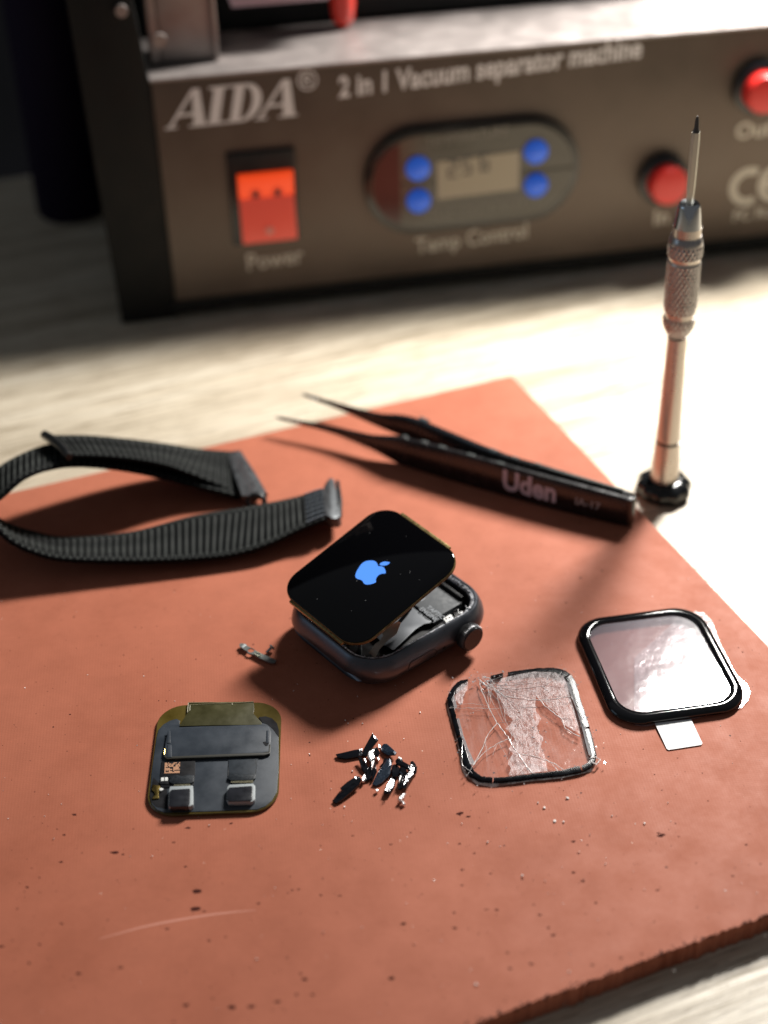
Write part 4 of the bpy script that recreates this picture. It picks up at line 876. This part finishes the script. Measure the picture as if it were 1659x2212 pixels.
# pale grip bumps: glints along the upper edges put into their colour
glintm = mat('glint_metal', (.30, .32, .31), .22, .7)
for (ps, ids) in ((ps1, (23, 27, 30, 34, 38)), (ps2, (26, 33, 36, 40))):
    for i in ids: 
        a, b_ = ps[i], ps[i+1]; mesh('grip_glint', *tube([np.array([a[0], a[1], 1.03]), np.array([b_[0], b_[1], 1.03])], .065, 8), glintm, tw, smooth='auto')
ang = math.atan2(*(nb[7]-nb[5])[1::-1]); 
def face(px, py):  # point on the near arm's face
    o_ = nb[6]-nperp*.105; return onplane(*ct(px, py), o_, nperp)
def tfr2(px, py):
    o_ = face(px, py)-nperp*.05; z0 = o_[2]
    acc = np.concatenate([[0], np.cumsum([np.linalg.norm((ps1[i+1]-ps1[i])[:2]) for i in range(59)])])
    k = int(np.argmin([np.linalg.norm((p-o_)[:2]) for p in ps1])); u0 = acc[k]
    def f(x, y, z=0.):
        u = u0+x; px_ = np.interp(u, acc, [p[0] for p in ps1]); py_ = np.interp(u, acc, [p[1] for p in ps1]); qx = np.interp(u+.1, acc, [p[0] for p in ps1]); qy = np.interp(u+.1, acc, [p[1] for p in ps1])
        t = np.array([qx-px_, qy-py_]); t /= np.linalg.norm(t)+1e-9; return np.array([px_+t[1]*(.106+z), py_-t[0]*(.106+z), z0+y])
    return f
mesh('edge_highlight', *tube([np.array([p[0], p[1], 1.0+.0*i]) for i, p in enumerate(ps2[40:58])], .055, 8), glintm, tw, smooth='auto')  # pale strip: highlight on the far arm's top edge, put in as colour
pr = mat('tweezer_print', (.50, .47, .56), .6)
text('brand_lettering', 'Uden', tfr2(952, 508), .92, pr, tw, extr=.003, bold=.03, sx=.84)
text('model_lettering', 'IA-17', tfr2(1235, 572), .34, mat('faint_print', (.30, .30, .32), .6), tw, extr=.003, bold=.006)

# ================================================================= SCREWDRIVER standing on its black cap
cd = crop(2400, 700, 624)
bx = P(*cd(335, 1935), TZ+.3); sx0, sy0 = bx[0], bx[1]
def zof(yc):  # height whose axis point shows at this photo row
    lo, hi = TZ, 16.
    tgt = cd(0, yc)[1]
    for _ in range(50):
        m_ = (lo+hi)/2; q = np.array([sx0, sy0, m_])-EYE; y_ = 1106+FPX*np.dot(q, AD)/np.dot(q, AF)
        if y_ > tgt: lo = m_
        else: hi = m_
    return m_
sd = thing('screwdriver', (sx0, sy0, TZ), 'slim metal precision screwdriver with knurled grip standing upright on its black cap', 'screwdriver')
leanx = -.013
def sdf(x, y, z): return np.array([sx0+x+leanx*(z-TZ), sy0+y, z])
def rad(wpx, z):
    q = sdf(0, 0, z)-EYE; return wpx/2*(624/1659*1659/986)*.5486/FPX*np.dot(q, AF)
Kd = .3472
def radz(wc_, yc): z = zof(yc); q = sdf(0, 0, z)-EYE; return wc_*Kd/2/FPX*np.dot(q, AF)
cd2 = lambda x, y: (1316.6+x*.3472, 384+y*.3472)
cd = lambda x, y: cd2(x, y)
def Lp(rows): return [(radz(w_, y), zof(y)) for w_, y in rows]
bx = P(*cd(333, 1960), TZ); sx0, sy0 = bx[0], bx[1]; sd.location = (sx0, sy0, TZ); ROOTLOC[sd.name] = np.array([sx0, sy0, TZ])
alum = worn('champagne_aluminium', (.62, .56, .50), .30, .75, .5, .06, 2., .02)
steelk = worn('grip_steel', (.42, .40, .39), .30, .9, .5, .12, 4.)
chrome = mat('chrome_nose', (.62, .64, .66), .10, 1.)
R0 = .80
prof_cap = [(R0*.80, TZ+.002), (R0*.93, TZ+.04), (R0, TZ+.14), (R0, TZ+.30), (R0*.96, TZ+.40), (R0*.80, TZ+.52), (R0*.5, TZ+.56), (.2, TZ+.56)]
n = 96; rings = []
for r, z in prof_cap: rings.append([sdf(r*(1+.035*math.cos(10*2*math.pi*i/n))*math.cos(2*math.pi*i/n), r*(1+.035*math.cos(10*2*math.pi*i/n))*math.sin(2*math.pi*i/n), z) for i in range(n)])
mesh('black_cap', *loft(rings), mat('cap_black', (.008, .009, .010), .16, .2, .6), sd, smooth='auto')
mesh('lower_tube', *lathe([(radz(176, 1820), TZ+.5)]+Lp([(174, 1780), (160, 1700), (152, 1640)]), sdf, 40), alum, sd, smooth='auto')
mesh('joint_ring', *lathe(Lp([(138, 1639), (138, 1622)]), sdf, 40), mat('joint_dark', (.12, .11, .10), .3, .8), sd, smooth='auto')
mesh('shaft_tube', *lathe(Lp([(150, 1621), (142, 1500), (134, 1350), (126, 1150), (122, 990)]), sdf, 40), alum, sd, smooth='auto')
def knurl(rows, n=72, tw_=10, dep=.034):
    pr_ = Lp(rows); z0, z1 = pr_[0][1], pr_[-1][1]; K = max(6, int((z1-z0)/.035)); rings = []
    zs = np.linspace(z0, z1, K+1)
    for z in zs:
        r = np.interp(z, [p[1] for p in pr_], [p[0] for p in pr_]); ring = []
        for i in range(n*2):
            a = math.pi*i/n; d1 = abs(((a*22/math.pi/2+z*4.2) % 1)-.5)*2; d2 = abs(((a*22/math.pi/2-z*4.2) % 1)-.5)*2
            ring.append(sdf((r-dep*(1-min(d1, d2)*2 if min(d1, d2) < .5 else 0))*math.cos(a), (r-dep*(1-min(d1, d2)*2 if min(d1, d2) < .5 else 0))*math.sin(a), z))
        rings.append(ring)
    return loft(rings)
mesh('collar', *knurl([(120, 978), (150, 955), (190, 920), (204, 880), (200, 862)]), steelk, sd, smooth='auto')
mesh('groove_ring', *lathe(Lp([(186, 862), (180, 845), (190, 826)]), sdf, 40), alum, sd, smooth='auto')
mesh('knurled_grip', *knurl([(192, 826), (206, 790), (210, 700), (212, 600), (212, 522)]), steelk, sd, smooth='auto')
mesh('groove_ring', *lathe(Lp([(212, 520), (198, 512), (198, 490), (214, 480)]), sdf, 40), alum, sd, smooth='auto')
mesh('knurled_band', *knurl([(216, 480), (222, 470), (222, 415), (216, 405)], dep=.036), steelk, sd, smooth='auto')
mesh('shoulder', *lathe(Lp([(214, 404), (212, 385), (196, 365), (186, 358), (186, 350)]), sdf, 40), steelk, sd, smooth='auto')
mesh('nose_sleeve', *lathe(Lp([(182, 352), (180, 300)]), sdf, 40), alum, sd, smooth='auto')
mesh('chuck_nose', *lathe(Lp([(178, 300), (160, 230), (140, 172), (134, 160), (112, 152)])+[(.07, zof(152)-.02), (.07, zof(170))], sdf, 40), chrome, sd, smooth='auto')
zt0, zt1, zt2 = zof(165), zof(-285), zof(-385)
mesh('bit', *lathe([(.065, zt0-.3), (.085, zt0), (.115, zt0+.5), (.12, zt1-.2), (.11, zt1)], sdf, 6), mat('bit_steel', (.58, .56, .48), .45, .6), sd, smooth='auto')
mesh('bit_tip', *lathe([(.10, zt1), (.06, zt1+.1), (.05, zt2-.1), (.02, zt2)], sdf, 12), mat('bit_tip_dark', (.09, .085, .08), .4, .6), sd, smooth='auto')

# ================================================================= VACUUM SEPARATOR MACHINE
c1 = crop(0, 0, 1600); c2 = crop(1400, 0, 1624); c7 = crop(1400, 350, 950)
mo = P(385, 690, TZ); ma = math.radians(10.54); mu_ = np.array([math.cos(ma), math.sin(ma), 0]); mn = np.array([math.sin(ma), -math.cos(ma), 0])
idn = lambda x, y: (x, y)
def ml(cf, x, y):   # photo point on the machine's front plane -> (u, z)
    p = onplane(*cf(x, y), mo, mn)-mo; return np.dot(p, mu_), p[2]
def mw(u, z, out=0.): return mo+mu_*u+mn*out+np.array([0, 0, z])
mc = thing('vacuum_separator_machine', tuple(mo), 'brown fronted benchtop vacuum separator machine with switch, display and red buttons, behind the mat', 'machine')
def mbox(name, u0, u1, z0, z1, d0, d1, m, parent=mc, bevel=0.):
    V, F = prism([mw(u0, z0, d0), mw(u1, z0, d0), mw(u1, z0, d1), mw(u0, z0, d1)], [mw(u0, z1, d0), mw(u1, z1, d0), mw(u1, z1, d1), mw(u0, z1, d1)]); return mesh(name, V, F, m, parent, bevel=bevel)
def mpoly(name, uz, d0, d1, m, parent=mc, bevel=0.):
    V, F = prism([mw(u, z, d0) for u, z in uz], [mw(u, z, d1) for u, z in uz]); return mesh(name, V, F, m, parent, bevel=bevel)
brown = worn('brown_panel', (.130, .098, .076), .42, .25, .5, .12, .6, .04)
blackp = worn('black_sheet_metal', (.007, .008, .008), .6, 0, .25, .3, 1.)
stain = worn('stainless_steel', (.34, .30, .285), .42, .5, .5, .12, 1.2, .06)
ztop = ml(idn, 331, 178)[1]; UR = 34.
mbox('front_panel', 0, UR, .75, ztop, -.2, .0, brown, bevel=.05)
mbox('body', .02, UR, .55, ztop-.05, -16, -.22, blackp)
mbox('base_rail', -.2, UR, .30, .74, -15.5, .04, blackp, bevel=.05)
for u in (1.2, 16., 31.): mbox('foot', u-.8, u+.8, 0, .3, -2.2, -.5, blackp, bevel=.05)
a_ = ml(idn, 262, 690); b_ = ml(idn, 135, 0); c_ = ml(idn, 286, 0); d_2 = ml(idn, 320, 160)
mpoly('side_plate', [(a_[0], .05), (-.01, .05), (-.01, ztop), (d_2[0], ztop+.1), (c_[0], c_[1]), (c_[0], 15), (b_[0], 15), (b_[0]+.1, b_[1])], -16, -.05, blackp, bevel=.06)
def onz(px, py, z): p = P(px, py, z)-mo; return np.dot(p, mu_), np.dot(p, mn)
zt = ztop+TZ+.0
bk1 = onz(500, 74, mo[2]+ztop); bk2 = onz(1300, 4, mo[2]+ztop)
LD = (bk1[1]+bk2[1])/2
mbox('steel_ledge', -.05, UR, ztop+.004, ztop+.10, LD, .04, stain, bevel=.03)
mbox('rear_housing', -.02, UR-14, ztop+.1, ztop+7, LD-8, LD-.3, blackp)
mbox('upper_bed', UR-13.8, UR, ztop+.1, ztop+.6, LD-8, LD-.02, stain, bevel=.05)
# upright steel bracket with bright edges
p0 = onz(350, 135, mo[2]+ztop+.16); p1 = onz(465, 118, mo[2]+ztop+.16)
mbox('steel_post', p0[0], p1[0]+.05, ztop+.165, ztop+7.5, p0[1]-.25, p0[1], stain, bevel=.03)
mbox('post_flange', p1[0]-.05, p1[0]+.1, ztop+.165, ztop+7.5, p0[1]-1.8, p0[1]+.25, stain, bevel=.03)
mbox('post_flange', p0[0]-.35, p0[0]-.05, ztop+.165, ztop+7.5, p0[1]-1.5, p0[1]+.1, stain, bevel=.03)
for (x, y, r) in ((345, 85, .22), (262, 22, .2)):
    u, z = ml(idn, x, y); mesh('bolt_head', *tube([mw(u, z, .02), mw(u, z, .16)], r, 12), stain, mc, smooth='auto')
rk = onz(745, 48, mo[2]+ztop+.4)
mesh('red_knob', *loft([[mw(rk[0]+r*math.cos(a), ztop+z, rk[1]-.4+r*math.sin(a)) for a in np.linspace(0, 2*math.pi, 24, endpoint=False)] for r, z in ((.25, .2), (.38, .35), (.45, .9), (.5, 2.4), (.3, 3.2))]), mat('red_plastic', (.62, .035, .02), .35), mc, smooth='auto')
pl = onz(500, 14, mo[2]+ztop+1.6); pl2 = onz(715, 4, mo[2]+ztop+1.6)
mbox('pale_platen', pl[0], pl2[0], ztop+1.55, ztop+2.1, pl[1]-4, pl[1], mat('lilac_anodised', (.42, .34, .40), .35, .5), bevel=.04)
# lettering
prw = mat('panel_print', (.82, .80, .82), .5); prd = mat('panel_print_grey', (.62, .58, .50), .55)
def mfr(cf, x, y, out=.003, tilt=0.):
    u, z = ml(cf, x, y); return lambda a, b, c=0.: mw(u+a*math.cos(tilt)-b*math.sin(tilt), z+a*math.sin(tilt)+b*math.cos(tilt), out+c)
# big italic serif name, letter by letter
L0 = ml(c1, 690, 528); L1 = ml(c1, 1232, 470); Ht = ml(c1, 800, 362)[1]-ml(c1, 790, 518)[1]
def glyphA(): return [[(.02, .03), (.12, .03), (.60, 1.0), (.50, 1.0)], [(.50, 1.0), (.70, 1.0), (.98, .03), (.68, .03)], [(.26, .30), (.78, .30), (.76, .38), (.30, .38)], [(-.06, 0), (.26, 0), (.26, .05), (-.06, .05)], [(.56, 0), (1.06, 0), (1.06, .05), (.56, .05)]]
def glyphI(): return [[(.13, .03), (.40, .03), (.40, .97), (.13, .97)], [(0, 0), (.53, 0), (.53, .06), (0, .06)], [(0, .94), (.53, .94), (.53, 1.), (0, 1.)]]
def glyphD():
    o_ = [(.30, 0)]+[(.42+.46*math.cos(a), .5+.5*math.sin(a)) for a in np.linspace(-math.pi/2, math.pi/2, 14)]+[(.30, 1)]
    i_ = [(.30, .07)]+[(.38+.26*math.cos(a), .5+.43*math.sin(a)) for a in np.linspace(-math.pi/2, math.pi/2, 14)]+[(.30, .93)]
    segs = [[o_[k], o_[k+1], i_[k+1], i_[k]] for k in range(len(o_)-1)]
    return [[(.13, .03), (.38, .03), (.38, .97), (.13, .97)], [(0, 0), (.35, 0), (.35, .06), (0, .06)], [(0, .94), (.35, .94), (.35, 1.), (0, 1.)]]+segs
adv = 0.; Wt = L1[0]-L0[0]; tot = 1.0+.55+.88+1.0
for g, wd in ((glyphA, .97), (glyphI, .57), (glyphD, .86), (glyphA, 1.0)):
    P_ = []
    for k, q in enumerate(g()):
        qq = [(L0[0]+(adv+x+.22*y-.05)*Wt/(tot), L0[1]+y*Ht+(L1[1]-L0[1])*(adv+x)/tot) for x, y in q]
        P_.append(prism([mw(u, z, .001) for u, z in qq], [mw(u, z, .006+.0012*(k % 4)) for u, z in qq]))
    mesh('name_letter', *merge(P_), prw, mc); adv += wd-.03
text('registered_mark', '®', mfr(c1, 1215, 372), .95, prw, mc, extr=.003)
s0_ = ml(c2, -70, 398); s1_ = ml(c2, 1215, 225)
tl_ = math.atan2(s1_[1]-s0_[1], s1_[0]-s0_[0])
to = text('title_lettering', '2 in 1 Vacuum separator machine', mfr(c2, -68, 392, .003, tl_), 1.0, prw, mc, bold=.028, extr=.003, shear=.08, sx=(s1_[0]-s0_[0])/14.35)
# power switch
u0, z1_ = ml(c1, 915, 640); u1, z0_ = ml(c1, 1225, 985)
swb = mbox('switch_frame', u0+.05, u1-.02, z0_+.15, z1_+.12, 0, .16, mat('switch_black', (.012, .013, .014), .22), bevel=.05)
a0_, b0_ = ml(c1, 965, 705); a1_, b1_ = ml(c1, 1208, 955)
redm = mat('rocker_red', (.72, .10, .075), .3, 0, .5); N, L, b = nt(redm); b.inputs['Emission Color'].default_value = (1., .10, .05, 1); b.inputs['Emission Strength'].default_value = .20
redlit = mat('rocker_lit_orange', (.75, .08, .02), .3); N, L, b = nt(redlit); b.inputs['Emission Color'].default_value = (1., .06, .005, 1); b.inputs['Emission Strength'].default_value = .55
sw = thing_ = None
mb = (b0_+b1_)/2+.35
def rocker(zA, zB, oA, oB, m, nm):
    V, F = prism([mw(a0_, zA, .1), mw(a1_, zA, .1), mw(a1_, zB, .1), mw(a0_, zB, .1)], [mw(a0_, zA, oA), mw(a1_, zA, oA), mw(a1_, zB, oB), mw(a0_, zB, oB)]); return mesh(nm, V, F, m, swb, bevel=.03)
rocker(mb, b0_, .22, .34, redlit, 'rocker_lit_half'); rocker(b1_, mb-.005, .42, .22, redm, 'rocker_lower_half')
for f_ in (.3, .7): 
    uu = a0_+(a1_-a0_)*f_; mesh('rocker_mark', *prism([mw(uu-.16, mb+.02, .22), mw(uu+.16, mb+.02, .22), mw(uu+.12, mb+.30, .25), mw(uu-.12, mb+.30, .25)], [mw(uu-.16, mb+.02, .26), mw(uu+.16, mb+.02, .26), mw(uu+.12, mb+.30, .29), mw(uu-.12, mb+.30, .29)]), mat('rocker_dark', (.30, .015, .01), .4), swb)
mesh('rocker_dot', *tube([mw((a0_+a1_)/2, b1_+.42, .39), mw((a0_+a1_)/2, b1_+.42, .43)], .14, 14), mat('rocker_pale', (.8, .35, .3), .4), swb)
pw0 = ml(c1, 1010, 1108); pw1 = ml(c1, 1252, 1072)
text('power_lettering', 'Power', mfr(c1, 1008, 1105, .003, math.atan2(pw1[1]-pw0[1], pw1[0]-pw0[0])), .92, prd, mc, bold=.012, extr=.003, sx=(pw1[0]-pw0[0])/2.55)
tc0 = ml(c2, 240, 1025); tc1 = ml(c2, 718, 955)
text('temp_control_lettering', 'Temp Control', mfr(c2, 242, 1020, .003, math.atan2(tc1[1]-tc0[1], tc1[0]-tc0[0])), .86, prd, mc, bold=.012, extr=.003, sx=(tc1[0]-tc0[0])/5.35)
# temperature display: glossy stadium with LCD and four blue keys
q = [(250, 300), (850, 195), (1280, 150), (1380, 165), (1460, 240), (1510, 330), (1510, 420), (1470, 560), (1390, 700), (1280, 830), (900, 900), (500, 960), (330, 950), (200, 880), (100, 770), (60, 640), (70, 510), (130, 400)]
mu0, mz0 = ml(c7, 50, 640); mu1, _ = ml(c7, 1530, 420); _, mzt = ml(c7, 800, 215); _, mzb = ml(c7, 700, 945)
W_ = mu1-mu0; H_ = mzt-mzb; cu_, cz_ = (mu0+mu1)/2, (mzt+mzb)/2
pod = mpoly('display_pod', [(cu_+x, cz_+y) for x, y in rr(W_, H_, H_*.49, 14)], 0, .30, mat('pod_smoke_black', (.016, .014, .012), .12, 0, .6), bevel=.08)
mpoly('pod_window', [(cu_+x, cz_+y) for x, y in rr(W_-.5, H_-.5, H_*.45, 14)], .28, .315, mat('pod_window', (.075, .068, .052), .15, 0, .6), pod)
dr = [(cu_-W_/2+.30+x*.0, cz_)]
mpoly('dark_red_window', [(cu_-W_/2+1.55-1.25*math.cos(a), cz_+(H_/2-.45)*math.sin(a)) for a in np.linspace(-1.35, 1.35, 18)], .30, .322, mat('red_smoke', (.055, .010, .012), .15), pod)
def quad(cf, p, out): return [ml(cf, *v) for v in p]
lcdm = mat('lcd_beige', (.40, .35, .26), .35); 
mpoly('lcd', quad(c7, [(548, 735), (545, 480), (1110, 405), (1108, 665)], 0), .316, .335, lcdm, pod)
seg = {'2': 'abged', '5': 'afgcd', '6': 'afgedc', '3': 'abgcd', '0': 'abcdef'}
def seven(ch, u, z, s):
    w_, h_, t_ = .52*s, s, .12*s; R_ = {'a': (0, h_-t_, w_, h_), 'd': (0, 0, w_, t_), 'g': (0, h_/2-t_/2, w_, h_/2+t_/2), 'f': (0, h_/2, t_, h_), 'e': (0, 0, t_, h_/2), 'b': (w_-t_, h_/2, w_, h_), 'c': (w_-t_, 0, w_, h_/2)}
    out = []
    for i, k in enumerate(seg[ch]):
        x0, y0, x1, y1 = R_[k]; out.append(prism([mw(u+a, z+b_, .334) for a, b_ in ((x0, y0), (x1, y0), (x1, y1), (x0, y1))], [mw(u+a, z+b_, .338+i*.0006) for a, b_ in ((x0, y0), (x1, y0), (x1, y1), (x0, y1))]))
    return merge(out)
du, dz = ml(c7, 590, 610)
for i, ch in enumerate('256'): mesh('lcd_digit', *seven(ch, du+.15+i*.52+(0.12 if i > 1 else 0), dz+.1+i*.06, .66), mat('lcd_ink', (.04, .045, .05), .5), pod)
bluem = mat('key_blue', (.03, .12, .62), .3); N, L, b = nt(bluem); b.inputs['Emission Color'].default_value = (.05, .2, 1., 1); b.inputs['Emission Strength'].default_value = .22
for (x, y) in ((415, 520), (420, 742), (1222, 405), (1222, 635)):
    u, z = ml(c7, x, y); mesh('blue_key', *loft([[mw(u+r*math.cos(a), z+r*math.sin(a), o_) for a in np.linspace(0, 2*math.pi, 24, endpoint=False)] for r, o_ in ((.44, .3), (.44, .42), (.34, .54), (.18, .60), (.02, .61))]), bluem, pod, smooth='auto')
faint = mat('faint_print_pod', (.20, .19, .16), .5)
t0_ = ml(c7, 470, 400); t1_ = ml(c7, 1150, 290)
text('pod_top_lettering', 'TEMPERATURE', (lambda f: (lambda a, b_, c=0.: mw(t0_[0]+a, t0_[1]+.1+b_+a*(t1_[1]-t0_[1])/(t1_[0]-t0_[0]), .317+c)))(0), .5, faint, pod, extr=.002, sx=(t1_[0]-t0_[0])/4.0)
t2_ = ml(c7, 480, 890); t3_ = ml(c7, 1260, 780)
text('pod_bottom_lettering', 'HEAT CONTROLLER', (lambda f: (lambda a, b_, c=0.: mw(t2_[0]+a, t2_[1]+.05+b_+a*(t3_[1]-t2_[1])/(t3_[0]-t2_[0]), .317+c)))(0), .42, faint, pod, extr=.002, sx=(t3_[0]-t2_[0])/4.5)
# push buttons
for (cf, x, y) in ((c2, 1230, 712), (c2, 1612, 345)):
    u, z = ml(cf, x, y)
    th = np.linspace(0, 2*math.pi, 32, endpoint=False)
    bz = mesh('push_button', *loft([[mw(u+r*math.cos(a), z+r*math.sin(a), o_) for a in th] for r, o_ in ((.95, 0), (.95, .35), (.86, .42), (.74, .42))]), mat('bezel_black', (.02, .022, .025), .25), mc, smooth='auto')
    mesh('red_cap', *loft([[mw(u+r*math.cos(a), z+r*math.sin(a), o_) for a in th] for r, o_ in ((.70, .3), (.72, .85), (.66, 1.0), (.4, 1.05), (.05, 1.06))]), mat('button_red', (.72, .03, .025), .3), bz, smooth='auto')
u, z = ml(c2, 1195, 905); text('button_lettering', 'In', lambda a, b_, c=0.: mw(u+a, z+b_+a*.02, .003+c), .85, prd, mc, bold=.02, extr=.003)
u2, z2_ = ml(c2, 1525, 560); text('button_lettering', 'Out', lambda a, b_, c=0.: mw(u2+a, z2_+b_+a*.02, .003+c), .85, prd, mc, bold=.02, extr=.003)
# CE mark from arcs
u3, z3 = ml(c2, 1578, 750); rC = .76
def arc(cu0, a0, a1, bar=False):
    out = []
    for i in range(20):
        a, b_ = a0+(a1-a0)*i/20, a0+(a1-a0)*(i+1)/20
        qd = [(cu0+r*math.cos(t), z3+r*math.sin(t)) for r, t in ((rC, a), (rC, b_), (rC-.30, b_), (rC-.30, a))]
        out.append(prism([mw(x, y, .001) for x, y in qd], [mw(x, y, .006) for x, y in qd]))
    if bar:
        qd = [(cu0-rC+.1, z3-.17), (cu0-.15, z3-.17), (cu0-.15, z3+.17), (cu0-rC+.1, z3+.17)]; out.append(prism([mw(x, y, .001) for x, y in qd], [mw(x, y, .008) for x, y in qd]))
    return merge(out)
mesh('ce_mark_letter', *arc(u3+.02, math.radians(60), math.radians(300)), prd, mc); mesh('ce_mark_letter', *arc(u3+1.15, math.radians(60), math.radians(300), True), prd, mc)
u4, z4_ = ml(c2, 1515, 890); text('small_lettering', 'FC RoHS', lambda a, b_, c=0.: mw(u4+a, z4_+b_+a*.02, .003+c), .62, prd, mc, bold=.012, extr=.003)

# ================================================================= DIM BOTTLE far left behind
bt_ = P(158, 455, TZ); bf = frame((bt_[0], bt_[1], TZ)); 
bo = thing('bottle', (bt_[0], bt_[1], TZ), 'dim dark purple bottle standing in shadow left of the machine', 'bottle')
mesh('bottle_body', *lathe([(1.3, 0), (1.45, .2), (1.45, 9), (1.2, 10), (.8, 11)], bf, 32), mat('bottle_purple', (.010, .006, .018), .7, 0, .1), bo, smooth='auto')
mesh('bottle_cap', *lathe([(.85, 10.8), (.85, 13), (.7, 13.2)], bf, 24), mat('bottle_cap_dark', (.02, .02, .025), .5), bo, smooth='auto')
